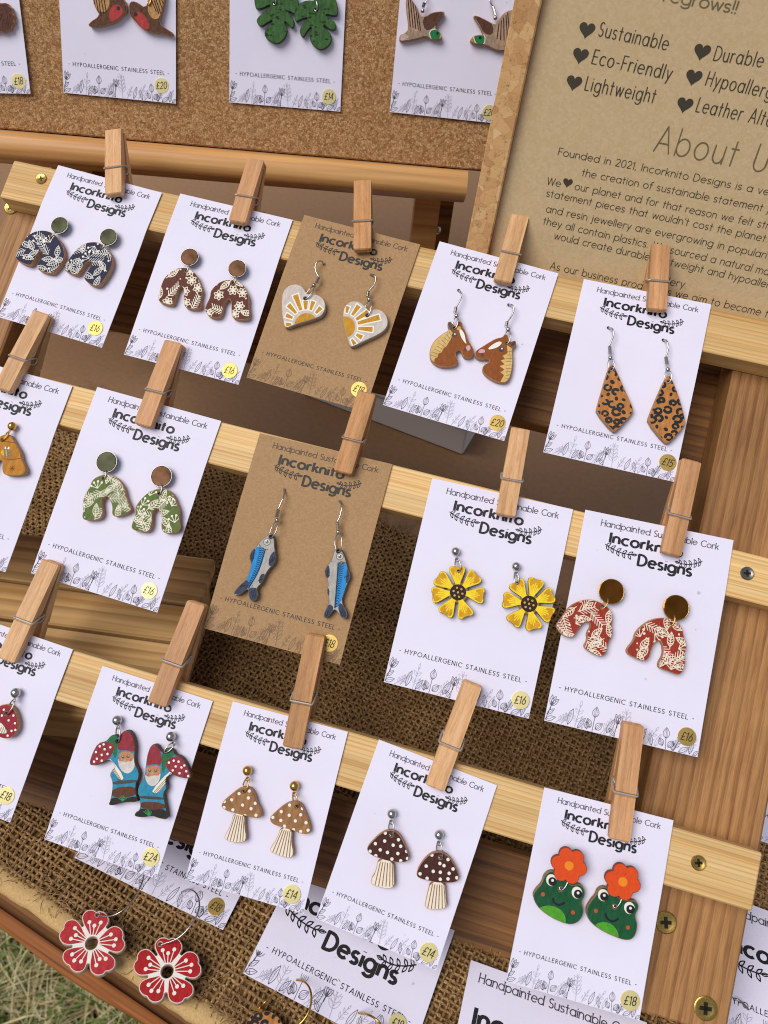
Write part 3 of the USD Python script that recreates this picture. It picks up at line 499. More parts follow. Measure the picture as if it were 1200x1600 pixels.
# ------------------------------------------------------------------ the printed earring cards
def leaf(x, y, ang, L, w, n=7):
    t = np.linspace(0, 1, n); o = w / 2 * np.sin(np.pi * t ** .85); a = math.radians(ang); c, s = math.cos(a), math.sin(a)
    up = np.c_[t * L, o]; dn = np.c_[t[::-1] * L, -o[::-1]]; P = np.vstack([up, dn]); return P @ np.array([[c, s], [-s, c]]) + [x, y]
def flora(W):
    """The drawn border of sprigs, buds and leaves along the foot of a card, W wide; returns dark and pale line work."""
    dark, pale = [], []
    k = W / 55
    def stem(pts, bag, w=.16): bag.append(LineString(chaikin(np.array(pts) * k, 2, False)).buffer(w * k / 2 + .02))
    def lf(x, y, a, L, w, bag, lw=.17, mid=True):
        P = leaf(x * k, y * k, a, L * k, w * k); bag.append(LineString(np.vstack([P, P[:1]])).buffer(lw * k / 2))
        if mid: q = np.array([math.cos(math.radians(a)), math.sin(math.radians(a))]) * L * k * .8; bag.append(LineString([(x * k, y * k), (x * k + q[0], y * k + q[1])]).buffer(lw * k / 3))
    def tulip(x, y, a, s, bag):
        stem([(x, y - .4 * s), (x + .1, y)], bag)
        for da in (-24, 0, 24): lf(x, y, a + da, s, s * .42, bag)
    def bud(x, y, a, s, bag): lf(x, y, a, s, s * .68, bag); lf(x, y, a, s * .9, s * .3, bag, .1, False)
    def sprig(x, y, a, L, n, bag):
        c, s = math.cos(math.radians(a)), math.sin(math.radians(a)); stem([(x, y), (x + c * L, y + s * L)], bag)
        for i in range(n):
            t = .25 + .7 * i / n
            for sd in (-1, 1): lf(x + c * L * t, y + s * L * t, a + sd * 42, L * .34 * (1.1 - .4 * t), L * .11, bag, .13, False)
        lf(x + c * L * .9, y + s * L * .9, a, L * .3, L * .1, bag, .13, False)
    tulip(1.3, 5.2, 68, 3.4, dark); stem([(.2, .4), (.9, 3), (1.3, 5)], dark); lf(.3, .6, 20, 3.6, 1.5, dark); lf(.4, 2.2, 42, 3.2, 1.2, dark)
    sprig(4.0, .3, 38, 5.2, 3, pale); sprig(6.2, .4, 62, 4.6, 2, pale); lf(8.3, .5, 78, 5.4, 1.7, dark); sprig(11.0, .2, 84, 7.2, 2, pale); lf(12.0, .2, 58, 4.2, 1.3, dark)
    lf(13.6, .2, 100, 4.0, 1.3, pale); stem([(17.3, .1), (17.4, 4.6)], dark); bud(17.4, 4.6, 88, 3.4, dark); bud(16.4, 1.2, 118, 3.0, dark); bud(18.2, 1.1, 44, 3.2, dark); bud(15.2, .6, 96, 2.4, dark)
    sprig(20.4, .2, 52, 6.4, 3, pale); lf(21.5, .3, 28, 4.2, 2.2, pale); lf(22.4, .8, 66, 5.2, 2.0, dark); tulip(25.6, 4.2, 84, 3.2, dark); stem([(25.2, .2), (25.5, 4)], dark); lf(25.4, .3, 140, 3.2, 1.2, dark)
    sprig(29.0, .3, 96, 8.6, 4, pale); sprig(31.2, .2, 64, 4.6, 2, pale); lf(34.2, .3, 70, 5.0, 1.5, dark); sprig(36.6, .3, 60, 5.8, 2, pale); lf(38.6, .2, 108, 4.0, 1.3, dark); lf(39.8, .2, 70, 4.4, 1.3, pale)
    stem([(43.6, .1), (43.2, 3.2)], dark); bud(43.2, 3.4, 96, 3.4, dark); bud(42.4, 1.0, 124, 2.6, dark); bud(44.3, .9, 52, 2.8, dark); sprig(46.4, .2, 70, 4.6, 3, dark); lf(48.2, .2, 32, 3.8, 1.4, dark); bud(46.0, .2, 84, 2.4, dark)
    sprig(50.4, .2, 55, 5.2, 3, pale); lf(52.0, .3, 82, 4.2, 1.4, dark); lf(53.2, .2, 40, 2.4, 1.0, dark)
    fr = box(.15, .12, W - .15, (10.9 if W < 60 else 7.4) * k)
    up = lambda g: affinity.scale(unary_union(g), 1, 1.14, origin=(0, 0)).intersection(fr)
    return up(dark), up(pale)
def twig(mir=1):
    """The little leafy twig drawn each side of the name, 12 long."""
    stem = chaikin([(0, 1.3), (2.5, .2), (5.5, -.6), (8.5, -.8), (11.5, -.3)], 2, False); g = [LineString(stem).buffer(.17)]
    for i, (x, y) in enumerate(((.6, .9), (2.4, .2), (4.6, -.4), (6.8, -.7), (9.0, -.75))):
        for s in (1, -1): P = leaf(x, y, -8 + s * 52 + (180 if i == 0 and s > 0 else 0) * 0, 1.9, .85); g.append(LineString(np.vstack([P, P[:1]])).buffer(.16))
    P = leaf(10.2, -.6, 12, 2.0, .8); g.append(LineString(np.vstack([P, P[:1]])).buffer(.12))
    g = unary_union(g)
    return g if mir > 0 else affinity.scale(g, -1, 1, origin=(0, 0))

def sheet_mesh(W, H, t, curl, n=12):
    xs, ys = np.linspace(0, W, n), np.linspace(-H, 0, 3 * n); X, Y = np.meshgrid(xs, ys); V = []; Fc = []; nx, ny = len(xs), len(ys)
    for z in (0.0, t): V.append(np.c_[X.ravel(), Y.ravel(), np.full(X.size, z)])
    V = np.vstack(V); o = nx * ny
    for j in range(ny - 1):
        for i in range(nx - 1):
            a = j * nx + i; b, c, d = a + 1, a + nx + 1, a + nx; Fc += [(a, c, b), (a, d, c), (o + a, o + b, o + c), (o + a, o + c, o + d)]
    edge = [j * nx for j in range(ny)][::-1] + list(range(nx)) + [j * nx + nx - 1 for j in range(ny)] + [(ny - 1) * nx + i for i in range(nx)][::-1]
    for a, b in zip(edge, edge[1:]):
        if a != b: Fc += [(a, b, o + b), (a, o + b, o + a)]
    return V, np.array(Fc)

T = 0.3                                                          # card thickness
def layout(kind):
    """Flat artwork of a card, in its own millimetres: tall (55 x 80) or the broad card for hoops (70 x 52) with its larger name."""
    tall = kind == 'tall'; W, H, k, kl, kt = (55.0, 80.0, 1.0, 1.0, 1.0) if tall else (70.0, 52.0, 1.27, 1.6, 1.42)
    x0, b0, b1, b2 = (0, 4.75, 10.4, 16.7) if tall else (-12.0, 6.6, 21.5, 31.2)
    s1, w1 = text('Handpainted Sustainable Cork', 2.3 * kt, .125, .13, .95, .11, .03, width=43.4 * kt)
    logo = unary_union([shift(text('Incorknito', 3.8 * kl, .205, .17, .9, width=26.6 * kl, cap='flat')[0], 10.9 * kl + x0, -b1), shift(text('Designs', 4.0 * kl, .205, .17, .9, width=19.6 * kl, cap='flat')[0], 22.4 * kl + x0, -b2)])
    tw, tw2 = (shift(affinity.scale(twig(1), kl, kl, origin=(0, 0)), 9.6 * kl + x0, -b1 - 2.4 * kl), shift(affinity.scale(affinity.rotate(twig(-1), 3, origin=(0, 0)), .8 * kl, kl, origin=(0, 0)), 45.2 * kl + x0, -b1 - 1.2 * kl))
    steel = shift(text('- HYPOALLERGENIC STAINLESS STEEL -', 1.6 * k, .14, .3, 1.0, width=48.6 * k)[0], 3.0 * k, -H + (12.2 if tall else 8.6) * k)
    d, p = flora(W)
    return dict(W=W, H=H, tag=shift(s1, 6.7 * k if tall else 4.5, -b0), logo=logo, twig=tw, twig2=tw2, steel=steel, dark=shift(d, 0, -H), pale=shift(p, 0, -H), k=k)
ART = {'tall': layout('tall'), 'broad': layout('broad')}
ARTMESH = {}
for kk, A in ART.items(): ARTMESH[kk] = {n: flat(A[n], T + .05) for n in ('tag', 'logo', 'twig', 'twig2', 'steel', 'dark', 'pale')}
FOIL = {'gold': paint('#b79a50', .36, .1, 300, metal=.55), 'pale': paint('#ddd090', .4, .06, 300, metal=.3)}  # pale is the same gold foil with its bright reflection put into the colour

def bent(t, tau, k=1.0, W=55, bow=0.0, lift=0.0):
    """Folds the head of a card (above the slat's lower edge) back on to its slat, and sizes its artwork."""
    v = np.array(t.vertices) * [k, k, 1]
    if tau < 0:
        d = v[:, 1] + 21 * k; s = 2.5; soft = np.where(d > s, d, np.where(d < -s, 0, (d + s) ** 2 / (4 * s)))
        v[:, 2] += math.sin(tau) * soft; v[:, 1] -= soft * (1 - math.cos(tau))
    q = np.clip((-t.vertices[:, 1] - 18) / 14, 0, 1); q = q * q * (3 - 2 * q) if tau < 0 else 1.0
    X = t.vertices[:, 0] / W; v[:, 2] += q * (bow * (2 * X - 1) ** 2 + lift * np.clip((-t.vertices[:, 1] - 40) / 40, 0, 1) ** 2 * X)
    return trimesh.Trimesh(v, t.faces, process=False)
def card(fr, label, price=None, foil='gold', kraft=False, kind='tall', art=True, price_at=None, group=None, curl=0.0, size=1.0):
    A = ART[kind]; M = ARTMESH[kind]
    cr_ = random.Random(label); bow, lift = cr_.uniform(-.5, .6), cr_.uniform(-.6, .9)
    if kind == 'broad' or art is False: bow, lift = abs(bow), abs(lift) * .5
    bend = lambda t: bent(t, curl, size, A['W'], bow, lift)
    M = {n: bend(t) for n, t in M.items()}
    c = thing('earring_card', label, 'display card', fr, group or 'printed earring cards')
    part(c, 'card_sheet', bend(trimesh.Trimesh(*sheet_mesh(A['W'], A['H'], T, curl), process=False)), KRAFT if kraft else WHITECARD)
    inkd, inkp, inkk = (INKKRAFT, paint('#7d6040', .6, .05), paint('#241c14', .6, .03)) if kraft else (INKGREY, INKPALE, INK)
    part(c, 'tagline_lettering', M['tag'], paint('#4a3826', .6, .03) if kraft else INKGREY)
    part(c, 'name_lettering', M['logo'], inkk); part(c, 'twig_drawing', M['twig'], inkk); part(c, 'twig_drawing', M['twig2'], inkk)
    part(c, 'material_lettering', M['steel'], inkk)
    part(c, 'flower_border', M['dark'], inkd); part(c, 'flower_border', M['pale'], inkp)
    if price:
        x, y = price_at if price_at is not None else (50.4, -74.2)
        zl = float(bend(trimesh.Trimesh([(x / size, y / size, 0)] * 3, [(0, 1, 2)], process=False)).vertices[0, 2]) if kind == 'tall' else .3
        s = part(c, 'price_sticker', lathe([(.001, .14), (3.35, .14), (3.45, .1), (3.45, -.4), (.001, -.4)], (x, y, T + .08 + max(zl, 0)), 32), FOIL[foil], smooth=30)
        g, w = text(price, 3.0, .115, .14, .85, slant=.18); g = affinity.rotate(shift(g, x - w / 2 - .2, y - 1.45), random.Random(price + str(x)).uniform(-4, 10), origin=(x, y))
        part(s, 'price_writing', flat(g, T + .25 + max(zl, 0)), paint('#2a2212', .6, .03))
    return c

def rack_frame(u, v, th, tau, k=1.0):
    c, s = math.cos(th), math.sin(th); U = ROWS @ np.array([c, s, 0]); D0 = ROWS @ np.array([-s, c, 0.0]); D = ROWS @ np.array([-s * math.cos(tau), c * math.cos(tau), -math.sin(tau)])
    O = rack_point(u, v, -.5)
    if tau < 0: O = O + 21 * k * D0 - 21 * k * D                # its head lies flat on the slat, the rest hangs inward
    return Frame(O, U, -D)
POSE = {'navy': (-184.19, -124.10, 0.0514, -0.05, 0.961), 'brown': (-122.89, -122.89, 0.0215, -0.05, 0.986), 'heart': (-64.23, -125.20, 0.0432, -0.05, 0.982), 'horse': (-2.42, -126.21, 0.0593, -0.05, 0.967), 'leopard': (61.62, -122.95, -0.0135, -0.05, 0.970), 'green': (-129.57, -26.20, 0.0245, -0.05, 1.054), 'fish': (-53.78, -23.73, -0.0134, -0.05, 1.052), 'sun': (21.55, -22.84, -0.0275, -0.05, 1.054), 'red': (84.18, -25.53, -0.0421, -0.05, 1.056), 'gnome': (-87.50, 85.59, 0.0215, -0.05, 0.874), 'tan': (-31.64, 84.48, -0.0251, -0.05, 0.861), 'dark': (28.10, 82.75, 0.0814, -0.05, 0.869), 'frog': (92.91, 82.50, -0.0358, -0.05, 0.874), 'bee': (-198.6, -25.0, .02, -.05, 1.055), 'toad': (-150.3, 80.8, .04, -.05, .885)}
CF = {k: rack_frame(*v) for k, v in POSE.items()}
def st(fr, px): return tuple(fr.px(px, T))
cards_on_rack = [('navy', 'white card with navy leaf print arch earrings, at the left end of the top slat', '£16', 'gold', (149, 513)), ('brown', 'white card with brown flower print arch earrings on the top slat', '£16', 'gold', (359, 579)),
    ('heart', 'brown kraft card with sunrise heart earrings in the middle of the top slat', '£18', 'gold', (561, 609)), ('horse', 'white card with brown horse head earrings on the top slat', '£20', 'gold', (777, 662)),
    ('leopard', 'white card with leopard spot kite earrings at the right of the top slat', '£15', 'gold', (1043, 723)), ('bee', 'white card with honey coloured bee arch earrings, cut by the left edge of the picture', None, 'gold', None),
    ('green', 'white card with green leaf print arch earrings on the middle slat', '£16', 'pale', (233, 923)), ('fish', 'brown kraft card with blue fish earrings on the middle slat', '£18', 'gold', (515, 1005)),
    ('sun', 'white card with yellow sunflower earrings on the middle slat', '£16', 'pale', (813, 1094)), ('red', 'white card with red leaf print arch earrings at the right end of the middle slat', '£16', 'gold', (1073, 1151)),
    ('toad', 'white card with red toadstool earrings at the left end of the lowest slat', '£18', 'pale', (10, 1243)), ('gnome', 'white card with garden gnome earrings on the lowest slat', '£24', 'pale', (236, 1339)),
    ('tan', 'white card with light brown spotted mushroom earrings on the lowest slat', '£14', 'pale', (456, 1397)), ('dark', 'white card with dark brown spotted mushroom earrings on the lowest slat', '£14', 'pale', (670, 1487)),
    ('frog', 'white card with green frog and orange flower earrings at the right of the lowest slat', '£18', 'pale', (984, 1562))]
for k, lab, pr, foil, spx in cards_on_rack:
    card(CF[k], lab, pr, foil, kraft=k in ('heart', 'fish'), price_at=st(CF[k], spx) if spx else None, curl=min(POSE[k][3], 0), size=POSE[k][4])
# cards on the cork board
def cork_card_frame(bl_px, deg, off=0.3):
    p = CORKF.px(bl_px, off); f = Frame(CORKF.w(p[0], p[1], off), CORKF.U, CORKF.V).turned(deg); return Frame(f.w(0, 80, 0), f.U, f.V)
CF['hedgehog'] = (lambda f: Frame(f.w(-55, 0, 0), f.U, f.V))(cork_card_frame((49, 147), 3.5)); CF['robin'] = cork_card_frame((100, 145), -.5); CF['monstera'] = cork_card_frame((358.5, 160), .3); CF['duck'] = cork_card_frame((609, 175), -1)
for k, lab, pr, spx in (('hedgehog', 'white card with brown hedgehog earrings on the cork board at the left edge', '£18', (30, 127)), ('robin', 'white card with robin earrings on the cork board', '£20', (253, 134)),
                        ('monstera', 'white card with green cheese plant leaf earrings on the cork board', '£14', (514, 151)), ('duck', 'white card with flying duck earrings on the cork board beside the framed sign', '£20', (764, 176))):
    card(CF[k], lab, pr, 'pale', price_at=st(CF[k], spx))
# broad hoop cards lying on the table
def table_card_frame(bl, br, z, W, H):
    A, B = TABLE.px(bl, z), TABLE.px(br, z); d = B - A; f = Frame(TABLE.w(A[0], A[1], z), TABLE.U, TABLE.V).turned(math.degrees(math.atan2(d[1], d[0]))); return Frame(f.w(0, H, 0), f.U, f.V)
ZC = CLOTH_T + 1.1
CF['redflower'] = table_card_frame((117, 1341), (343.5, 1451.5), ZC, 70, 52); CF['disc'] = table_card_frame((380, 1521), (618, 1648), ZC, 70, 52)
A = TABLE.px((736, 1500), ZC + 1.2); CF['front'] = Frame(TABLE.w(A[0], A[1], ZC + .6), TABLE.U, TABLE.V).turned(-1.5)
A = TABLE.px((1165, 1412), ZC); CF['rightbroad'] = Frame(TABLE.w(A[0] - 12.5, A[1] + 1.2, ZC), TABLE.U, TABLE.V).turned(-4)
A = TABLE.px((1190, 1322), ZC); _f = Frame(TABLE.w(A[0] - 47, A[1] + 2, ZC), TABLE.U, TABLE.V).turned(0); CF['righttall'] = Frame(_f.w(6, 80, 0), _f.U, _f.V)
CF['righttall'] = Frame(CF['righttall'].w(38, 0, 0), CF['righttall'].U, CF['righttall'].V)
for k, lab, kind, pr, foil, spx in (('redflower', 'broad white card with red flower hoops lying on the hessian below the gnome card', 'broad', '£18', 'gold', (338, 1417)), ('disc', 'broad white card with gold leopard hoops lying on the hessian below the mushroom cards', 'broad', '£18', 'pale', (621, 1600)),
        ('front', 'broad white card lying on the hessian below the frog card, cut by the bottom edge', 'broad', None, None, None), ('rightbroad', 'shaded broad white card on the hessian right of the rack, cut by the right edge', 'broad', None, None, None),
        ('righttall', 'white card on the hessian beside the right stile at the edge of the picture', 'tall', None, None, None)):
    card(CF[k], lab, pr, foil or 'gold', kind=kind, price_at=st(CF[k], spx) if spx else None)

# ------------------------------------------------------------------ clothespins
def leg_mesh(W=7.6, L=47.0, back=False):
    """One half of a clothespin seen from its outside: length along y from the jaw tip, outer face up z."""
    out = [(0, -.5), (.5, 0), (17.4, .15), (17.8, -.3), (18.8, -.35), (19.1, .35), (46.2, 0), (L, -.7)]
    inn = [(L, -2.2), (34, -3.6), (24, -4.6), (22.6, -3.7), (20.6, -3.7), (19.4, -4.7), (13, -4.6), (11.5, -3.9), (9.5, -3.9), (8, -4.5), (3, -3.6), (0, -2.8)]
    pg = Polygon(out + inn); s = trimesh.creation.extrude_polygon(pg, W, engine='earcut'); v = s.vertices
    return trimesh.Trimesh(np.c_[v[:, 2] - W / 2, v[:, 0], v[:, 1]], s.faces[:, ::-1] if True else s.faces, process=False)
LEG = leg_mesh(); LEG.fix_normals()
import manifold3d
def _mf(t): return manifold3d.Manifold(manifold3d.Mesh(np.asarray(t.vertices, np.float32), np.asarray(t.faces, np.uint32)))
_plan = box(-3.8, 0, 3.8, 47).buffer(-1.1).buffer(1.1, quad_segs=3); _cut = _mf(LEG) ^ _mf(trimesh.creation.extrude_polygon(_plan, 30, engine='earcut').apply_translation((0, 0, -15)))
if not _cut.is_empty(): _t = _cut.to_mesh(); LEG = trimesh.Trimesh(_t.vert_properties[:, :3], _t.tri_verts, process=False)
def clothespin(tip, top, label, slat, tone):
    """Clipped over the slat whose top is at slat; tip and top are where its jaw and handle end show in the photograph."""
    # the jaw presses on the slat's front top edge, s up from the tip; the handle leans back
    want = np.array(top, float); best = None; lean = math.radians(3.5); z0 = 9.0
    for _ in range(3): a = RACK.px(tip, z0); s = max(-a[1] - slat, 4); z0 = s * math.sin(lean) + 4.5 * math.cos(lean) + .9
    for L in np.arange(33, 50, .5):
        for deg in np.arange(-30, 31, 1.0):
            b = math.radians(deg); up = np.array([math.sin(b) * math.cos(lean), math.cos(b) * math.cos(lean), -math.sin(lean)])
            c = RW @ (RACK.w(*(np.r_[a, z0] + up * L)) - CW); e = np.hypot(600 + F * c[0] / c[2] - want[0], 800 + F * c[1] / c[2] - want[1])
            if best is None or e < best[0]: best = (e, b, L)
    _, b, L = best; ky = L / 47
    U = RACK.U * math.cos(b) - RACK.V * math.sin(b); Vf = RACK.U * math.sin(b) + RACK.V * math.cos(b)
    fl = Frame(RACK.w(a[0], a[1], z0), U, Vf * math.cos(lean) - RACK.N * math.sin(lean))
    t = thing('clothespin', label, 'clothespin', fl, 'small wooden clothespins')
    stretch = lambda m_: trimesh.Trimesh(np.asarray(m_.vertices) * [1, ky, 1], m_.faces, process=False)
    part(t, 'front_leg', stretch(LEG), tone, smooth=20)
    # rear leg: mirrored through the hinge line, opened by the slat's thickness
    bk = LEG.copy(); bk.vertices[:, 2] *= -1; bk.faces = bk.faces[:, ::-1]
    piv = np.array([0, 21.5, -5.6]); bk.vertices[:, 2] += -12.6
    R = trimesh.transformations.rotation_matrix(math.radians(17), [1, 0, 0], piv); bk.apply_transform(R)
    part(t, 'rear_leg', stretch(bk), tone, smooth=20)
    h = np.linspace(0, 3 * 2 * np.pi, 54); coil = np.c_[np.linspace(-4.3, 4.3, 54), 21.6 + 2.1 * np.cos(h), -5.7 + 2.1 * np.sin(h)]
    wires = [tube(coil, .4, 6)]
    for s in (-1, 1): wires.append(tube(chaikin3([(s * 4.4, 23.4, -5.6), (s * 4.5, 22, -3.2), (s * 4.45, 19, -.4), (s * 4.2, 18.4, .35), (s * 3.4, 18.4, .4)]), .4, 6))
    wires.append(tube([(-3.5, 18.4, .2), (3.5, 18.4, .2)], .4, 6))
    part(t, 'spring', stretch(trimesh.util.concatenate(wires)), PEGWIRE, smooth=50)
def chaikin3(p, n=2):
    p = np.asarray(p, float)
    for _ in range(n):
        r = np.empty((2 * len(p) - 2, 3)); r[0::2] = .75 * p[:-1] + .25 * p[1:]; r[1::2] = .25 * p[:-1] + .75 * p[1:]; p = np.vstack([p[:1], r, p[-1:]])
    return p
PEGW3 = wood('peg_wood_brown', (lin('#b8824e'), lin('#c4905c'), lin('#ca9866')), along='y', fine=1000, broad=120, stretch=0.1, bump=0.1, ring=2.8, ringdark=0.92)
PINS = [('navy', (177, 302), (177, 200), 'white navy arch card'), ('brown', (370, 346), (399, 248), 'white brown arch card'), ('heart', (566, 389), (566, 280), 'kraft heart card'), ('horse', (785, 439), (815, 328), 'white horse card'), ('leopard', (1027, 483), (1032, 391), 'white leopard kite card'),
        ('bee', (2, 608), (66, 487), 'white bee card at the left edge'), ('green', (222, 664), (272, 533), 'white green arch card'), ('fish', (535, 738), (573, 611), 'kraft fish card'), ('sun', (790, 805), (813, 668), 'white sunflower card'), ('red', (1049, 866), (1082, 719), 'white red arch card'),
        ('toad', (8, 1032), (80, 876), 'white toadstool card at the left edge'), ('gnome', (244, 1101), (306, 940), 'white gnome card'), ('tan', (456, 1169), (492, 992), 'white light brown mushroom card'), ('dark', (679, 1232), (740, 1067), 'white dark brown mushroom card'), ('frog', (968, 1314), (992, 1131), 'white frog card')]
for i, (k, tip, top, lab) in enumerate(PINS):
    clothespin(tip, top, 'small wooden clothespin holding the ' + lab, (-122.4, -24.6, 83.2)[i // 5], (PEGW2, PEGW, PEGW3)[(i * 7 + i // 5) % 3])

# ------------------------------------------------------------------ earrings
class Art:
    """One earring drawn on its card: crop corner and scale of the enlarged photograph the outline was measured in."""
    def __init__(s, name, label, fr, crop, group=None, z0=None, thick=2.6, face=None, centre=None):
        s.fr0, s.crop, s.z0, s.thick = fr, crop, (T + .5 if z0 is None else z0), thick
        s.ztop = s.z0 + thick
        s.c = np.array(s.l(centre, s.ztop)) if centre is not None else np.zeros(2)
        s.fr = fr.at(s.c[0], s.c[1], 0)
        s.p = thing(name, label, 'earring', s.fr, group)
        s.n = 0
    def l(s, p, z=None):
        x0, y0, k = s.crop; q = s.fr0.px((x0 + p[0] / k, y0 + p[1] / k), s.ztop if z is None else z); return q - getattr(s, 'c', 0)
    def ls(s, pts, z=None): return np.array([s.l(p, z) for p in pts])
    def mm(s, r): return r / s.crop[2] * float(np.hypot(*(s.fr0.px((605, 800), s.ztop) - s.fr0.px((600, 800), s.ztop)))) / 5
    def charm(s, outline, mat, edge=None, smooth=2, hole=None, holes=(), inset=.1):
        P = s.ls(outline); P = chaikin(P, smooth) if smooth else P
        g = Polygon(P).buffer(0)
        if g.geom_type != 'Polygon': g = max(g.geoms, key=lambda a: a.area)
        s.full = g
        for h, r in ([(hole, .75)] if hole is not None else []) + list(holes): g = g.difference(Point(*s.l(h)).buffer(r, 12))
        s.g = g; rim = g.buffer(-.28)
        body = trimesh.util.concatenate([extrude(g, s.z0, s.ztop - .3), extrude(g.buffer(-.12), s.ztop - .31, s.ztop - .1), extrude(g.buffer(-.25), s.ztop - .11, s.ztop)])
        s.ch = part(s.p, 'charm', body, edge or CORKEDGE)
        part(s.ch, 'painted_face', flat(g.buffer(-.16 - inset), s.ztop + .02), mat); s.n = 1
        return s
    def paint(s, name, mat, *shapes, clip=.3):
        s.n += 1; g = unary_union(shapes).intersection(s.g.buffer(-clip)); f = flat(g, s.ztop + .02 + .012 * s.n)
        if f is not None: part(s.ch, name, f, mat)
        return s
    def poly(s, pts, smooth=2): P = s.ls(pts); return Polygon(chaikin(P, smooth) if smooth else P).buffer(0)
    def line(s, pts, w=.45, smooth=2): P = s.ls(pts); return LineString(chaikin(P, smooth, False) if smooth and len(P) > 2 else P).buffer(w / 2, quad_segs=3)
    def dot(s, p, r): return Point(*s.l(p)).buffer(s.mm(r), 8)
    def dots(s, pts, r): return unary_union([s.dot(p, r) for p in pts])
    # findings
    def ring(s, a, b, mat=None, r=.42, wide=.62):
        """A jump ring from a to b (photo points), standing out of the charm's face."""
        mat = mat or STEEL; A = np.r_[s.l(a, s.ztop), 0]; B = np.r_[s.l(b, s.ztop), 0]; d = B - A; L = np.hypot(d[0], d[1]); d /= max(L, 1e-6); q = np.array([-d[1], d[0], 0]) * .75 + np.array([0, 0, .66])
        c = (A + B) / 2; c[2] = s.ztop - .2
        part(s.p, 'jump_ring', ringmesh(c, L / 2 + r, max(L / 2 * wide, .9), d, q, r * .8), mat, smooth=True); return s
    def ballstud(s, c, r, to, hole, mat=None):
        mat = mat or STEEL; z = T + .2 + s.mm(r); C = np.r_[s.l(c, z), z]; part(s.p, 'ball_stud', ball(C, s.mm(r), 3), mat, smooth=True)
        A, B = np.array(c, float), np.array(hole, float); m = np.array(to, float)
        s.ring(A + (m - A) * .75, m, mat, .3, .9); return s.ring(m - (m - A) * .1, B, mat, .36)
    def discstud(s, c, r, hole, mat):
        R = s.mm(r); z = s.ztop - .6; C = s.l(c, z); part(s.p, 'disc_stud', lathe([(.001, .9), (R * .92, .9), (R, .7), (R, 0), (.001, 0)], (C[0], C[1], z - .2), 40), mat, smooth=25); t_ = np.linspace(0, 2 * np.pi, 40, endpoint=False); part(s.p, 'disc_rim', tube(np.c_[C[0] + R * .985 * np.cos(t_), C[1] + R * .985 * np.sin(t_), np.full(40, z + .45)], .17, 6, True), STEEL if mat is not GOLDDISC else GOLD, smooth=True)
        A, B = np.array(c, float), np.array(hole, float); d = (B - A) / np.linalg.norm(B - A); return s.ring(A + d * r * .72, B + d * 4, STEEL if mat is not GOLDDISC else GOLD, .3)
    def hook(s, pts, coil, bead, hole, mat=None):
        part(s.p, 'pin_hole', flat(Point(*s.l(pts[0], T)).buffer(.62), T + .4), BLACK)
        mat = mat or STEEL; n = len(pts); zz = np.interp(np.linspace(0, 1, n), [0, .25, 1], [T + .1, T + 3.2, s.ztop]); P = np.array([np.r_[s.l(p, z), z] for p, z in zip(pts, zz)])
        part(s.p, 'ear_wire', tube(chaikin3(P, 2), .36, 6), mat, smooth=True)
        a, b = (np.r_[s.l(p, s.ztop), s.ztop] for p in coil); k = np.linspace(0, 1, 16); part(s.p, 'wire_coil', tube(a + (b - a) * k[:, None], .66 + .14 * (np.arange(16) % 2), 8), mat, smooth=30)
        part(s.p, 'bead', ball(np.r_[s.l(bead, s.ztop), s.ztop], .98, 2), mat, smooth=True)
        A, B = np.array(bead, float), np.array(hole, float); return s.ring(A + (B - A) * .12, B, mat, .34)
    def folk(s, mat, seed, n=14, w=.27, gap=2.7, flowers=False, name='leaf_print'):
        """Hand drawn white sprigs, leaves, blossoms and dots over the charm."""
        r = random.Random(seed); g = s.g.buffer(-.35); x0, y0, x1, y1 = g.bounds; out = []; taken = []
        def free(p, d): return all(math.hypot(p[0] - q[0], p[1] - q[1]) > d for q in taken)
        tries = 0; k = 0
        while k < n and tries < 900:
            tries += 1; p = (r.uniform(x0, x1), r.uniform(y0, y1))
            if not g.contains(Point(p)) or not free(p, 4.0 if flowers else gap): continue
            taken.append(p); k += 1; a = r.uniform(0, 360); kind = r.randrange(4); c, sn = math.cos(math.radians(a)), math.sin(math.radians(a))
            ln = lambda pts: out.append(LineString(pts).buffer(w / 2, quad_segs=2))
            if flowers and kind in (0, 2):
                for i in range(6): P = leaf(p[0], p[1], a + 60 * i, 2.3, 1.5); out.append(LineString(np.vstack([P, P[:1]])).buffer(w / 2))
                out.append(Point(p).buffer(.4).difference(Point(p).buffer(.15)))
            elif kind in (0, 3):
                P = leaf(p[0] - c * 2.6, p[1] - sn * 2.6, a, 5.6, 2.5); ln(np.vstack([P, P[:1]])); ln([(p[0] - c * 3.6, p[1] - sn * 3.6), (p[0] + c * 2.4, p[1] + sn * 2.4)])
                for i in range(4):
                    q = -1.7 + i * 1.0
                    for sd in (-1, 1): ln([(p[0] + c * q, p[1] + sn * q), (p[0] + c * (q + .6) - sd * sn * .8, p[1] + sn * (q + .6) + sd * c * .8)])
            elif kind == 1:
                ln([(p[0] - c * 3.4, p[1] - sn * 3.4), (p[0] + c * 3.4, p[1] + sn * 3.4)])
                for i in range(6):
                    q = -3.0 + i * 1.15
                    for sd in (-1, 1): ln([(p[0] + c * q, p[1] + sn * q), (p[0] + c * (q + 1.5) - sd * sn * 1.7, p[1] + sn * (q + 1.5) + sd * c * 1.7)])
            else:
                for da in (-50, -15, 20, 55):
                    e = (p[0] + 3.0 * math.cos(math.radians(a + da)), p[1] + 3.0 * math.sin(math.radians(a + da))); ln([p, e]); out.append(Point(e).buffer(.5))
        for i in range(10):
            p = (r.uniform(x0, x1), r.uniform(y0, y1))
            if free(p, 1.6): out.append(Point(p).buffer(r.uniform(.25, .5)))
        return s.paint(name, mat, *out, clip=.25)

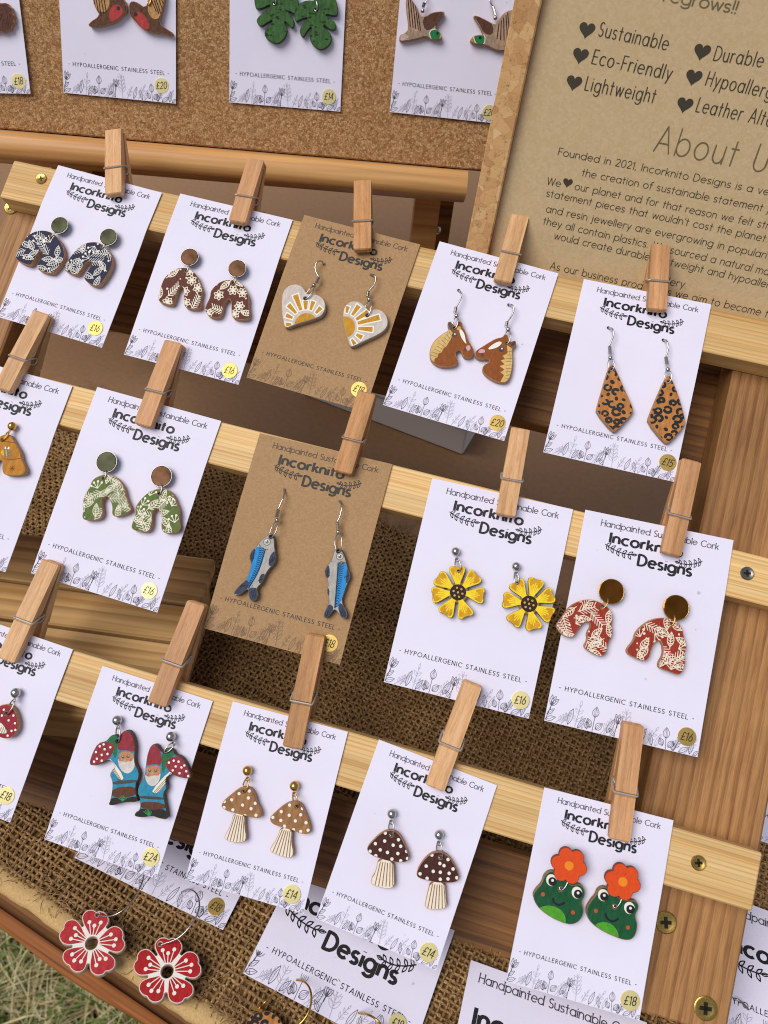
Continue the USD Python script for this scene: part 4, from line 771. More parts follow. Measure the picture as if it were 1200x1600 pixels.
Z1, Z2, Z3, Z4, Z5, Z6, Z7, Z8 = (0, 0, 2), (600, 0, 2), (0, 240, 3), (380, 320, 4), (580, 360, 3.75), (830, 380, 3.243), (0, 480, 3.158), (310, 600, 3.636)
B1, B2, B3, B4, B5, B6, B7, B8 = (580, 660, 3.333), (840, 700, 3.2), (0, 860, 3.333), (280, 980, 3.635), (480, 1050, 2.909), (780, 1120, 2.857), (0, 1240, 3.158), (360, 1380, 2.857)
WHITE = paint('#e8e4d8', .5, .03); CREAM = paint('#e6dcc4', .5, .04); BLACK = paint('#120f10', .35, .1)
DARKREFLDISC = paint('#24251c', .14, .5, 130, metal=1.0); BROWNREFLDISC = paint('#34241a', .14, .5, 130, metal=1.0); GOLDDISC = paint('#8a5620', .16, .35, 130, metal=1.0)  # mirrored surroundings and their gradient are put into these disc colours
_pm = {}
def P(h, v=.14, sc=900, ro=.6):
    """Hand paint over pressed cork: uneven brush tone, dark pits and warm flecks of the cork showing through."""
    if (h, v, sc) in _pm: return _pm[(h, v, sc)]
    c = np.array(lin(h)); fl = tuple(.45 * c + .55 * np.array(lin('#c08a50')))
    _pm[(h, v, sc)] = usdkit.material(stage, '/World/Looks/hand_paint_%03d' % len(_pm), {'tc': ('texture_coordinate', {}), 'm': ('mapping', {'mapping_type': 'point', 'scale': (1.0, .35, 1.0)}),
        'n': ('noise_texture', {'scale': sc * 1.2, 'detail': 4.0}), 'r': ('rgb_ramp', {'ramp': [(.3, tuple(c * (1 - v * 1.3))), (.7, tuple(np.minimum(c * (1 + v * 1.2), .95)))]}),
        'k': ('noise_texture', {'scale': 620.0, 'detail': 3.0, 'roughness': .65}), 'kr': ('rgb_ramp', {'ramp': [(.0, (.25, .22, .2)), (.26, (.35, .3, .28)), (.33, (1, 1, 1)), (1.0, (1, 1, 1))]}), 'fr': ('rgb_ramp', {'ramp': [(0, (0, 0, 0)), (.69, (0, 0, 0)), (.75, (.8, .8, .8)), (1, (.8, .8, .8))]}),
        'mu': ('mix', {'mix_type': 'multiply', 'fac': 1.0}), 'mf': ('mix', {'mix_type': 'mix', 'color2': fl}), 'b': ('bump', {'strength': .55, 'distance': .0005}), 'p': ('principled_bsdf', {'roughness': ro, 'specular_ior_level': .25})},
        [('tc.object', 'm.vector'), ('m.vector', 'n.vector'), ('tc.object', 'k.vector'), ('n.fac', 'r.fac'), ('k.fac', 'kr.fac'), ('k.fac', 'fr.fac'), ('r.color', 'mu.color1'), ('kr.color', 'mu.color2'), ('mu.color', 'mf.color1'), ('fr.color', 'mf.fac'), ('mf.color', 'p.base_color'), ('k.fac', 'b.height'), ('b.normal', 'p.normal')], surface='p.BSDF')
    return _pm[(h, v, sc)]

# navy arches
NAVY = P('#23233f'); G = 'navy leaf print arch earrings'
for lab, c, h, ol, disc, sd in (('left', (190, 470), (240, 385), [(66, 490), (88, 440), (125, 385), (165, 362), (210, 358), (250, 372), (285, 410), (303, 455), (300, 500), (262, 545), (238, 567), (165, 540), (180, 505), (200, 465), (195, 455), (180, 462), (165, 490), (142, 527), (100, 512)], (281, 338), 3),
                         ('right', (420, 520), (480, 437), [(293, 540), (330, 480), (375, 430), (420, 412), (465, 415), (505, 445), (528, 485), (525, 530), (490, 590), (452, 630), (385, 588), (410, 550), (432, 515), (425, 503), (405, 508), (385, 535), (362, 572), (325, 560)], (510, 393), 8)):
    a = Art('arch_earring', lab + ' navy arch earring with white leaf print and a steel disc with dark reflection painted in', CF['navy'], Z3, centre=c); a.charm(ol, NAVY, hole=h).folk(WHITE, sd, 15, .22); a.discstud(disc, 46, h, DARKREFLDISC)
# brown flower arches
BRN = P('#5e2f20')
for lab, c, h, ol, disc, sd in (('left', (845, 640), (873, 548), [(740, 690), (742, 660), (760, 600), (775, 575), (810, 545), (850, 532), (890, 538), (925, 570), (935, 600), (952, 640), (940, 680), (946, 715), (928, 730), (868, 725), (860, 690), (862, 640), (850, 615), (832, 640), (822, 680), (808, 712), (770, 705)], (890, 487), 5),
                         ('right', (1065, 690), (1093, 606), [(960, 740), (962, 715), (985, 670), (985, 645), (1015, 610), (1050, 592), (1095, 590), (1130, 600), (1152, 635), (1168, 670), (1165, 710), (1173, 755), (1160, 780), (1090, 775), (1083, 740), (1085, 700), (1075, 676), (1052, 695), (1045, 735), (1030, 770), (985, 768)], (1113, 541), 6)):
    a = Art('arch_earring', lab + ' brown arch earring with white flower print and a metal disc with brown reflection painted in', CF['brown'], Z3, centre=c); a.charm(ol, BRN, hole=h).folk(CREAM, sd, 10, .36, True, 'flower_print'); a.discstud(disc, 46, h, BROWNREFLDISC)
# hearts
STONE = P('#c8bdb2', .12, 500); SUNY = P('#c08a1c', .12)
for lab, c, h, ol, S, tips, hk, co, be in (
    ('left', (380, 620), (388, 585), [(238, 600), (245, 545), (275, 508), (312, 494), (350, 497), (380, 520), (398, 558), (430, 556), (470, 562), (500, 585), (516, 620), (512, 660), (490, 695), (440, 715), (380, 733), (320, 752), (262, 774), (250, 735), (240, 680)], (392, 745), [(262, 748, 13), (265, 688, 14), (280, 622, 15), (325, 560, 17), (390, 598, 15), (440, 600, 14), (488, 640, 14)], [(505, 372), (490, 350), (462, 354), (448, 385), (454, 420), (472, 450)], ((473, 452), (456, 488)), (442, 503)),
    ('right', (760, 750), (775, 690), [(620, 690), (630, 640), (655, 610), (690, 598), (730, 605), (765, 635), (785, 662), (800, 655), (840, 648), (880, 668), (905, 710), (905, 755), (880, 790), (830, 820), (760, 850), (676, 894), (660, 870), (640, 800), (625, 740)], (628, 765), [(655, 632, 13), (725, 628, 15), (785, 668, 16), (855, 702, 17), (812, 780, 16), (745, 832, 15), (700, 875, 13)], [(800, 440), (818, 434), (832, 462), (820, 500), (786, 538)], ((782, 540), (777, 574)), (788, 592))):
    a = Art('heart_earring', lab + ' pale heart earring painted with a golden sunrise, on a hook', CF['heart'], Z4, centre=c); a.charm(ol, STONE, paint('#a08c7c', .8, .15), hole=h)
    S = np.array(S, float); ray_, ray2 = [], []
    for tx, ty, wd in tips:
        d = np.array([tx, ty]) - S; L = np.hypot(*d); d /= L; n = np.array([-d[1], d[0]]); i = S + d * 88; o = S + d * L
        ray_.append(a.poly([i - n * wd * .75, o - n * wd * 1.25, o + n * wd * 1.25, i + n * wd * .75], 0).buffer(.28)); ray2.append(a.poly([i - n * wd * .75, o - n * wd * 1.25, o + n * wd * 1.25, i + n * wd * .75], 0).buffer(-.24))
    a.paint('white_ray_outline', WHITE, *ray_); a.paint('golden_ray', SUNY, *ray2); a.paint('sun_disc', SUNY, a.dot(S, 74)); a.hook(hk, co, be, h)
# horses
HORSE = P('#8a4a18', .12); MANE = P('#cfae6a', .15); HD = P('#4a2410')
a = Art('horse_earring', 'left brown horse head earring facing right with a cream mane', CF['horse'], Z5, centre=(470, 670))
a.charm([(340, 745), (344, 690), (372, 640), (425, 600), (462, 582), (446, 560), (448, 535), (466, 532), (482, 552), (496, 560), (505, 535), (525, 529), (537, 545), (532, 562), (555, 590), (566, 640), (590, 675), (604, 705), (596, 737), (565, 749), (538, 740), (528, 706), (510, 699), (494, 715), (500, 745), (511, 765), (496, 790), (450, 801), (400, 797), (362, 777)], HORSE, hole=(487, 572))
a.paint('mane', MANE, a.poly([(336, 745), (342, 690), (370, 640), (425, 600), (462, 582), (478, 600), (466, 640), (455, 655), (440, 680), (425, 690), (412, 715), (395, 720), (388, 745), (372, 750), (370, 772)], 0), a.poly([(495, 560), (520, 562), (528, 575), (505, 590)]))
a.paint('mane_line', paint('#7a5a28', .5, .1), *[a.line([(345 + 14 * i, 730 - 17 * i), (385 + 11 * i, 742 - 15 * i)], .22, 0) for i in range(9)])
a.paint('blaze', WHITE, a.poly([(514, 580), (530, 580), (548, 610), (552, 640), (560, 668), (545, 655), (524, 622)])); a.paint('nose', P('#d8a0a8'), a.poly([(555, 680), (575, 670), (585, 690), (572, 708), (558, 700)]))
a.paint('dark_eye', BLACK, a.dot((488, 613), 15), a.dot((550, 700), 9), a.dot((588, 684), 6), a.line([(458, 545), (466, 575)], 1.2)); a.paint('eye_light', WHITE, a.dot((490, 608), 5))
a.hook([(512, 353), (525, 358), (529, 390), (515, 420), (500, 448)], ((497, 450), (490, 485)), (500, 501), (488, 572))
a = Art('horse_earring', 'right brown horse head earring facing left with a cream mane', CF['horse'], Z5, centre=(735, 760))
a.charm([(604, 728), (615, 702), (645, 684), (690, 655), (735, 630), (768, 626), (785, 603), (800, 612), (806, 640), (818, 655), (835, 643), (851, 650), (846, 672), (826, 692), (831, 740), (830, 800), (816, 862), (795, 891), (760, 894), (720, 881), (680, 856), (652, 828), (650, 802), (668, 782), (694, 772), (692, 752), (660, 756), (622, 752)], HORSE, hole=(795, 660))
a.paint('mane', MANE, a.poly([(795, 672), (826, 692), (832, 740), (831, 800), (816, 862), (795, 891), (756, 888), (778, 850), (758, 832), (780, 815), (752, 795), (782, 785), (758, 762), (785, 755), (770, 735), (800, 720)], 0))
a.paint('mane_line', paint('#7a5a28', .5, .1), *[a.line([(790, 710 + 20 * i), (826, 712 + 19 * i)], .22, 0) for i in range(9)])
a.paint('blaze', WHITE, a.poly([(680, 697), (708, 670), (745, 650), (770, 655), (748, 682), (708, 697)])); a.paint('nose', P('#d8a0a8'), a.poly([(622, 715), (640, 695), (665, 698), (668, 715), (645, 720)]))
a.paint('dark_eye', BLACK, a.dot((763, 698), 15), a.dot((650, 730), 10), a.dot((622, 708), 6), a.line([(845, 655), (828, 670)], 1.2)); a.paint('eye_light', WHITE, a.dot((766, 693), 5))
a.hook([(805, 438), (826, 433), (838, 462), (825, 500), (800, 533)], ((796, 535), (790, 566)), (803, 581), (795, 660))
# leopard kites
LEO = P('#b5773c', .2, 500)
def spots(a, seed, n=30, mn=1.0):
    r = random.Random(seed); x0, y0, x1, y1 = a.g.bounds; out = []; pts = []; t = 0
    while len(pts) < n and t < 2000:
        t += 1; p = (r.uniform(x0, x1), r.uniform(y0, y1))
        if not a.g.contains(Point(p)) or any(math.hypot(p[0] - q[0], p[1] - q[1]) < 2.75 for q in pts): continue
        pts.append(p); R = r.uniform(mn, 1.6); s0 = r.uniform(0, 360); k = r.random()
        if k < .25: out.append(affinity.rotate(affinity.scale(Point(p).buffer(R * .75), 1, .75), s0))
        else:
            for j in range(1 if k < .6 else 2): out.append(LineString(np.array(_a(p[0], p[1], R, R * .85, s0 + 190 * j, s0 + 190 * j + (210 if k < .6 else 130)))).buffer(.46 + .16 * r.random()))
    return out
for lab, c, h, ol, hk, co, be, sd in (('left', (425, 780), (410, 640), [(392, 628), (408, 608), (428, 634), (470, 730), (520, 838), (514, 862), (432, 954), (414, 956), (330, 856), (334, 826), (365, 720)], [(390, 430), (413, 430), (419, 465), (405, 498), (397, 520)], ((397, 522), (400, 562)), (401, 581), 4),
                                     ('right', (688, 840), (697, 702), [(681, 680), (698, 665), (715, 688), (752, 782), (784, 900), (780, 924), (702, 1014), (676, 1012), (591, 905), (598, 872), (640, 770)], [(668, 492), (688, 490), (696, 530), (688, 560), (682, 575)], ((682, 577), (689, 615)), (692, 640), 9)):
    a = Art('kite_earring', lab + ' kite shaped leopard spot earring on a steel hook', CF['leopard'], Z6, centre=c); a.charm(ol, LEO, hole=h, smooth=1); a.paint('leopard_spots', BLACK, *spots(a, sd)); a.hook(hk, co, be, h)
# bee arch, cut by the edge of the picture
a = Art('arch_earring', 'honey coloured arch earring painted with a bee, at the left edge of the picture', CF['bee'], Z7, centre=(20, 730))
a.charm([(-95, 800), (-80, 740), (-60, 690), (-20, 650), (5, 632), (48, 622), (72, 665), (102, 715), (104, 745), (131, 800), (120, 826), (60, 833), (15, 826), (8, 790), (15, 762), (-15, 745), (-35, 790), (-45, 830), (-85, 828)], P('#b87a1e', .2, 400), hole=(12, 655))
a.paint('brush_line', P('#6a3c10'), a.line([(0, 660), (40, 665), (70, 668)], .3), a.line([(20, 748), (60, 752), (105, 745)], .3), *[a.line([(60 - 14 * math.cos(t), 795 - 14 * math.sin(t)), (60 + 14 * math.cos(t), 795 + 14 * math.sin(t))], .22, 0) for t in (0, .8, 1.6, 2.4)])
a.paint('bee_body', P('#e0b416'), a.poly([(2, 715), (15, 700), (40, 705), (50, 720), (38, 735), (12, 732)])); a.paint('bee_stripe', BLACK, a.line([(22, 702), (26, 734)], .8), a.line([(36, 704), (40, 732)], .8), a.dot((46, 718), 7)); a.paint('bee_wing', WHITE, a.poly([(22, 700), (25, 684), (34, 700)]), a.poly([(34, 702), (44, 684), (50, 700)]))
a.ballstud((60, 588), 23, (42, 618), (8, 655), GOLD)
# green arches
GRN = P('#5a6e34')
for lab, c, h, ol, disc, m, sd in (('left', (525, 940), (510, 845), [(402, 1045), (410, 1000), (405, 975), (415, 930), (440, 890), (455, 850), (490, 830), (530, 822), (570, 835), (595, 860), (615, 890), (620, 930), (640, 975), (650, 1000), (630, 1017), (575, 1036), (550, 1025), (555, 985), (540, 945), (525, 930), (503, 945), (503, 985), (510, 1010), (495, 1047), (440, 1054)], (528, 765), DARKREFLDISC, 11),
                            ('right', (770, 1000), (785, 920), [(645, 1080), (670, 1020), (665, 985), (700, 940), (740, 905), (790, 893), (835, 900), (860, 930), (872, 965), (888, 1005), (885, 1050), (894, 1095), (870, 1114), (805, 1118), (793, 1080), (800, 1040), (785, 1000), (770, 990), (750, 1015), (752, 1060), (738, 1107), (700, 1111), (655, 1100)], (798, 835), BROWNREFLDISC, 12)):
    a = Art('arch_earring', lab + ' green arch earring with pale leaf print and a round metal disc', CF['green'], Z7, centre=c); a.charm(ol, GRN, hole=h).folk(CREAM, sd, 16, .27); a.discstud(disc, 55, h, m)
# fish
SILV = P('#aaa69e', .12, 700); BLUE = P('#2088c8', .12); FIN = P('#333c50', .15)
for lab, c, h, ol, head, blue, fins, eye, mid, hk, co, be in (
    ('left', (350, 1030), (412, 868), [(392, 860), (405, 848), (420, 850), (432, 885), (433, 930), (442, 985), (430, 1025), (398, 1055), (376, 1095), (362, 1132), (330, 1160), (342, 1192), (328, 1230), (296, 1239), (282, 1200), (285, 1170), (270, 1168), (240, 1196), (206, 1204), (198, 1186), (225, 1150), (274, 1108), (290, 1060), (300, 1022), (286, 985), (300, 945), (326, 928), (350, 890)],
     [(355, 905), (380, 860), (405, 840), (440, 860), (435, 930), (395, 940), (345, 912)], [(335, 918), (385, 935), (350, 1060), (290, 1160), (265, 1160), (275, 1105), (300, 1020), (310, 960)], [[(286, 985), (300, 945), (328, 930), (312, 1000), (298, 1030)], [(436, 940), (446, 990), (430, 1028), (400, 1040), (400, 985)], [(375, 1075), (378, 1095), (362, 1134), (340, 1130), (350, 1085)], [(285, 1155), (340, 1160), (345, 1195), (330, 1235), (295, 1242), (280, 1200)], [(195, 1190), (225, 1148), (270, 1108), (290, 1130), (275, 1170), (240, 1200)]], (390, 897), [(380, 940), (345, 1060), (285, 1160)],
     [(489, 600), (486, 640), (467, 680), (456, 708)], ((455, 712), (443, 757)), (447, 774)),
    ('right', (790, 1130), (795, 950), [(770, 950), (785, 932), (805, 932), (818, 950), (836, 988), (846, 1040), (869, 1090), (846, 1135), (830, 1185), (812, 1236), (852, 1308), (840, 1336), (812, 1330), (782, 1284), (768, 1284), (742, 1322), (715, 1332), (708, 1310), (740, 1246), (740, 1212), (727, 1180), (736, 1150), (735, 1112), (718, 1090), (716, 1058), (735, 1024), (756, 1000)],
     [(750, 1000), (775, 940), (795, 925), (820, 945), (842, 1010), (800, 1018)], [(795, 1018), (842, 1010), (850, 1080), (836, 1160), (808, 1240), (782, 1275), (775, 1240), (790, 1120)], [[(845, 1035), (872, 1090), (845, 1138), (835, 1120), (842, 1080)], [(718, 1055), (738, 1022), (748, 1060), (742, 1105), (722, 1100)], [(730, 1155), (744, 1165), (742, 1212), (726, 1185)], [(790, 1262), (812, 1238), (856, 1312), (840, 1340), (812, 1334)], [(705, 1310), (740, 1246), (772, 1268), (745, 1322), (715, 1336)]], (804, 980), [(794, 1018), (788, 1120), (775, 1270)],
     [(805, 668), (815, 690), (810, 740), (790, 783)], ((789, 786), (793, 826)), (795, 842))):
    a = Art('fish_earring', lab + ' blue and silver fish earring hanging head up on a steel hook', CF['fish'], Z8, centre=c); a.charm(ol, SILV, paint('#6a5a50', .8, .2), hole=h)
    a.paint('blue_back', BLUE, a.poly(blue, 1)); a.paint('fin', FIN, *[a.poly(f, 1) for f in fins])
    sc = []
    bp = np.array(mid, float)
    for i in range(22):
        t = i / 21; p = bp[0] * (1 - t) + bp[-1] * t + (bp[1] - (bp[0] + bp[-1]) / 2) * 4 * t * (1 - t) * .9; sgn = -1 if lab == 'left' else 1; w = 34 * (1 - .55 * t)
        sc.append(a.line([(p[0] + sgn * 5, p[1] - 2), (p[0] + sgn * w * .5, p[1] - 9), (p[0] + sgn * w, p[1] - 4)], .3, 0))
    a.paint('scale_line', P('#10304e'), a.line(mid, .5), *sc); a.paint('gill_line', BLACK, a.line([head[-1], ((head[-1][0] + head[-2][0]) / 2, head[-2][1] + 8), head[-2]], .35))
    a.paint('eye_ring', BLACK, a.dot(eye, 21)); a.paint('eye_white', P('#c8c6c0'), a.dot(eye, 17)); a.paint('pupil', BLACK, a.dot(eye, 10)); a.paint('eye_light', WHITE, a.dot((eye[0] - 4, eye[1] - 5), 4))
    finl = [a.line([(f[0][0] * .6 + f[2][0] * .4 + 9 * k, f[0][1] * .5 + f[2][1] * .5 - 3 * k), (f[3 % len(f)][0] * .75 + f[0][0] * .25 + 9 * k, f[3 % len(f)][1] * .75 + f[0][1] * .25 - 3 * k)], .18, 0) for f in fins for k in (-1, 0, 1)]
    a.paint('fin_line', P('#161a26'), *finl); a.hook(hk, co, be, h)
# sunflowers
YEL = P('#cf9a18', .15, 600); BRT = P('#f2d024', .08)
for lab, C, R, angs, stud, mid, h in (('left', (452, 885), 138, [-92, -43, 8, 71, 122, 174, 218], (440, 672), (448, 722), (455, 775)), ('right', (822, 945), 138, [-122, -72, -22, 28, 78, 132, 190], (755, 750), (754, 795), (760, 838))):
    a = Art('sunflower_earring', lab + ' yellow sunflower earring with a dark dotted centre', CF['sun'], B1, centre=C); C = np.array(C, float)
    pet = lambda an, r0, r1, w: [C + np.array([math.cos(math.radians(an + da)), math.sin(math.radians(an + da))]) * rr for da, rr in ((-10, r0), (-w * .95, r1 * .6), (-w, r1 * .96), (-w * .6, r1 * 1.03), (0, r1 * .96), (w * .6, r1 * 1.04), (w, r1 * .94), (w * .95, r1 * .6), (10, r0))]
    petals = [Polygon(chaikin(a.ls(pet(an, 30, R, 20.5)), 1)).buffer(.02) for an in angs]; u = unary_union(petals + [a.dot(C, 52)]).buffer(.3).buffer(-.3)
    u = max(polys(u), key=lambda q: q.area); a.g = u.difference(Point(*a.l(h)).buffer(.6)); a.ch = part(a.p, 'charm', [extrude(a.g, a.z0, a.ztop - .2), extrude(a.g.buffer(-.18), a.ztop - .21, a.ztop)], paint('#8a6a3a', .8, .2)); a.n = 0
    for pt in petals: a.paint('petal', YEL, pt.buffer(-.1), clip=.1); a.n -= 1
    a.n = 1
    for an, pt in zip(angs, petals):
        ls = [pt.buffer(-.12).difference(pt.buffer(-.6)).difference(Point(*a.l(C + np.array([math.cos(math.radians(an)), math.sin(math.radians(an))]) * R)).buffer(1.6))]
        for da in (-13, -6.5, 0, 6.5, 13): d0 = np.array([math.cos(math.radians(an + da * .9)), math.sin(math.radians(an + da * .9))]); ls.append(a.line([C + d0 * 40, C + d0 * R * (.82 - .012 * abs(da))], .5, 0))
        a.paint('petal_line', BRT, *ls, clip=.12); a.n -= 1
    a.n = 3; a.paint('flower_centre', P('#2e1812'), a.dot(C, 41)); a.paint('seed_dot', P('#c0a050'), a.dots([C] + [C + 24 * np.array([math.cos(t), math.sin(t)]) for t in np.linspace(.3, 6.58, 7)[:-1]], 5.5)); a.ballstud(stud, 22, mid, h)
# red arches
REDA = P('#94301e')
for lab, c, h, ol, disc, sd in (('left', (250, 890), (325, 795), [(88, 885), (118, 850), (150, 800), (190, 770), (250, 754), (310, 767), (360, 800), (379, 840), (370, 880), (379, 930), (350, 982), (345, 1030), (310, 1047), (255, 1017), (227, 992), (250, 960), (243, 925), (266, 890), (258, 868), (233, 870), (205, 905), (177, 952), (140, 945), (108, 922)], (368, 718), 21),
                         ('right', (610, 980), (668, 880), [(443, 1005), (480, 965), (490, 920), (530, 880), (580, 852), (640, 847), (690, 860), (725, 900), (731, 940), (749, 990), (735, 1030), (741, 1075), (726, 1122), (700, 1137), (655, 1117), (607, 1102), (603, 1075), (630, 1030), (625, 980), (610, 960), (588, 970), (570, 1000), (560, 1047), (535, 1070), (490, 1052), (450, 1032)], (691, 799), 22)):
    a = Art('arch_earring', lab + ' red arch earring with cream leaf print and a golden disc', CF['red'], B2, centre=c); a.charm(ol, REDA, hole=h).folk(CREAM, sd, 18, .3); a.discstud(disc, 60, h, GOLDDISC)
# toadstool at the left edge
RED = P('#8e2230', .15, 700)
a = Art('toadstool_earring', 'red toadstool earring with white spots at the left edge of the picture', CF['toad'], B3, centre=(30, 890))
a.charm([(-70, 930), (-55, 860), (-20, 825), (5, 803), (48, 800), (77, 830), (97, 890), (92, 940), (60, 977), (20, 982), (-20, 965)], RED, hole=(30, 850)); a.paint('white_spot', WHITE, a.dots([(70, 860), (45, 885), (78, 900), (20, 830), (60, 940), (10, 860), (-20, 880), (80, 935), (40, 965)], 6)); a.paint('gills', CREAM, a.poly([(-30, 900), (0, 890), (40, 940), (30, 955), (-10, 950)], 1)); a.paint('gill_line', BLACK, *[a.line([(0 + 8 * i, 925 - 4 * i), (10 + 8 * i, 955 - 3 * i)], .22, 0) for i in range(4)])
a.ballstud((82, 742), 26, (72, 785), (32, 850))
# gnomes
TEAL = P('#2a86a4', .12); GRS = P('#1f6a3c'); HATR = P('#8c2a34', .2, 600); SKIN = P('#b88458'); BEARD = P('#cfc8c0', .1, 600); TROU = P('#5e3420'); BOOT = P('#24201e'); RIMG = paint('#5a4436', .8, .2)
GN = [('left', 'left garden gnome earring carrying a red toadstool over his shoulder', (640, 1150), (612, 995),
   [(462, 1112), (480, 1055), (508, 1005), (552, 995), (575, 965), (600, 958), (618, 978), (635, 945), (665, 934), (690, 958), (706, 1012), (702, 1070), (703, 1110), (726, 1152), (722, 1196), (706, 1215), (712, 1290), (722, 1311), (640, 1312), (592, 1329), (562, 1326), (574, 1302), (586, 1232), (582, 1196), (570, 1170), (584, 1143), (600, 1130), (588, 1105), (565, 1090), (520, 1116), (482, 1122)],
   dict(cap=[(458, 1112), (480, 1052), (508, 1002), (552, 995), (596, 1008), (592, 1045), (570, 1082), (520, 1118), (480, 1126)], stalk=[(560, 1092), (580, 1085), (648, 1180), (630, 1202), (585, 1150)], bag=[(555, 1000), (575, 962), (600, 955), (616, 980), (612, 1050), (600, 1090), (585, 1050)], hat=[(612, 1042), (614, 990), (635, 945), (665, 932), (692, 958), (708, 1012), (704, 1052), (660, 1040)], face=[(618, 1048), (695, 1048), (698, 1095), (660, 1130), (620, 1095)], beard=[(610, 1080), (630, 1100), (655, 1098), (685, 1100), (700, 1075), (704, 1120), (690, 1150), (660, 1165), (625, 1140)],
        body=[(582, 1140), (612, 1115), (660, 1150), (705, 1115), (730, 1150), (724, 1198), (712, 1232), (584, 1236), (566, 1170)], belt=[(582, 1203), (716, 1192), (716, 1208), (582, 1222)], trou=[(584, 1236), (712, 1226), (714, 1280), (580, 1290)], boot=[(555, 1328), (580, 1285), (640, 1292), (718, 1278), (728, 1315), (640, 1316), (590, 1334)], grass=[(620, 1305), (640, 1275), (660, 1305)], eyes=[(640, 1075), (668, 1073)], cheeks=[(625, 1092), (680, 1090)], spots=[(500, 1050), (520, 1020), (545, 1035), (560, 1060), (530, 1065), (575, 1025), (505, 1085), (540, 1010), (490, 1100), (530, 1095)]),
   (610, 885), (614, 925)),
  ('right', 'right garden gnome earring carrying a red toadstool over his shoulder', (800, 1220), (858, 1048),
   [(758, 1120), (768, 1055), (788, 1012), (815, 1008), (838, 1048), (852, 1040), (872, 1028), (898, 1035), (912, 1065), (940, 1070), (972, 1110), (999, 1182), (980, 1190), (930, 1182), (892, 1165), (862, 1190), (872, 1236), (852, 1266), (857, 1300), (867, 1350), (874, 1402), (830, 1397), (790, 1382), (745, 1392), (698, 1386), (704, 1365), (730, 1350), (728, 1290), (713, 1260), (725, 1215), (752, 1188)],
   dict(cap=[(858, 1112), (882, 1078), (940, 1068), (974, 1110), (1003, 1185), (975, 1192), (925, 1184), (880, 1150)], stalk=[(900, 1160), (880, 1150), (790, 1250), (805, 1268), (835, 1255)], bag=[(840, 1060), (870, 1028), (900, 1034), (910, 1068), (870, 1095), (862, 1130), (845, 1170)], hat=[(757, 1122), (768, 1055), (788, 1010), (815, 1006), (840, 1050), (844, 1120), (800, 1112)], face=[(762, 1122), (838, 1120), (836, 1160), (800, 1190), (765, 1165)], beard=[(752, 1160), (770, 1180), (795, 1172), (825, 1172), (838, 1155), (832, 1200), (800, 1232), (765, 1215)],
        body=[(722, 1220), (752, 1190), (790, 1225), (832, 1195), (872, 1235), (854, 1268), (858, 1310), (728, 1300), (712, 1262)], belt=[(728, 1276), (855, 1285), (856, 1300), (728, 1292)], trou=[(728, 1306), (858, 1314), (862, 1350), (728, 1345)], boot=[(694, 1390), (706, 1362), (735, 1342), (790, 1350), (866, 1346), (878, 1406), (828, 1400), (790, 1386), (745, 1396)], grass=[(750, 1384), (780, 1345), (812, 1384)], eyes=[(780, 1146), (812, 1146)], cheeks=[(768, 1166), (822, 1166)], spots=[(880, 1105), (905, 1095), (930, 1100), (915, 1125), (945, 1130), (935, 1160), (970, 1150), (900, 1145), (960, 1120), (980, 1175)]),
   (890, 970), (905, 1012))]
for side, lab, c, h, ol, d, stud, mid in GN:
    a = Art('gnome_earring', lab, CF['gnome'], B3, centre=c); a.charm(ol, TEAL, RIMG, hole=h, smooth=1)
    pp = lambda k: a.poly(d[k], 1)
    a.paint('green_sack', GRS, pp('bag')); a.paint('toadstool_cap', HATR, pp('cap')); a.paint('white_spot', WHITE, a.dots(d['spots'], 6)); a.paint('coat', TEAL, pp('body')); a.paint('hat', HATR, pp('hat')); a.paint('face', SKIN, pp('face')); a.paint('beard', BEARD, pp('beard'))
    a.paint('toadstool_stalk', CREAM, pp('stalk')); s0, s1 = np.array(d['stalk'][0]), np.array(d['stalk'][3]); a.paint('stalk_line', P('#3a2a1c'), *[a.line([s0 + [k, k * .3], s1 + [k, k * .3]], .2, 0) for k in (-8, 0, 8)])
    a.paint('belt', BLACK, pp('belt')); a.paint('trousers', TROU, pp('trou')); a.paint('boots', BOOT, pp('boot')); a.paint('grass_tuft', P('#2c8a4a'), *[a.line([(d['grass'][1][0], d['grass'][0][1]), (d['grass'][0][0] + 8 * k, d['grass'][1][1] + 6 * abs(k - 2.5))], .3, 0) for k in range(6)])
    a.paint('eyes', BLACK, a.dots(d['eyes'], 7)); a.paint('cheeks', P('#d06a70'), a.dots(d['cheeks'], 6)); a.paint('nose', P('#c09070'), a.dot(((d['eyes'][0][0] + d['eyes'][1][0]) / 2, d['eyes'][0][1] + 18), 8)); a.paint('eye_light', WHITE, a.dots([(x + 1, y - 3) for x, y in d['eyes']], 2.5))
    a.ballstud(stud, 25, mid, h)
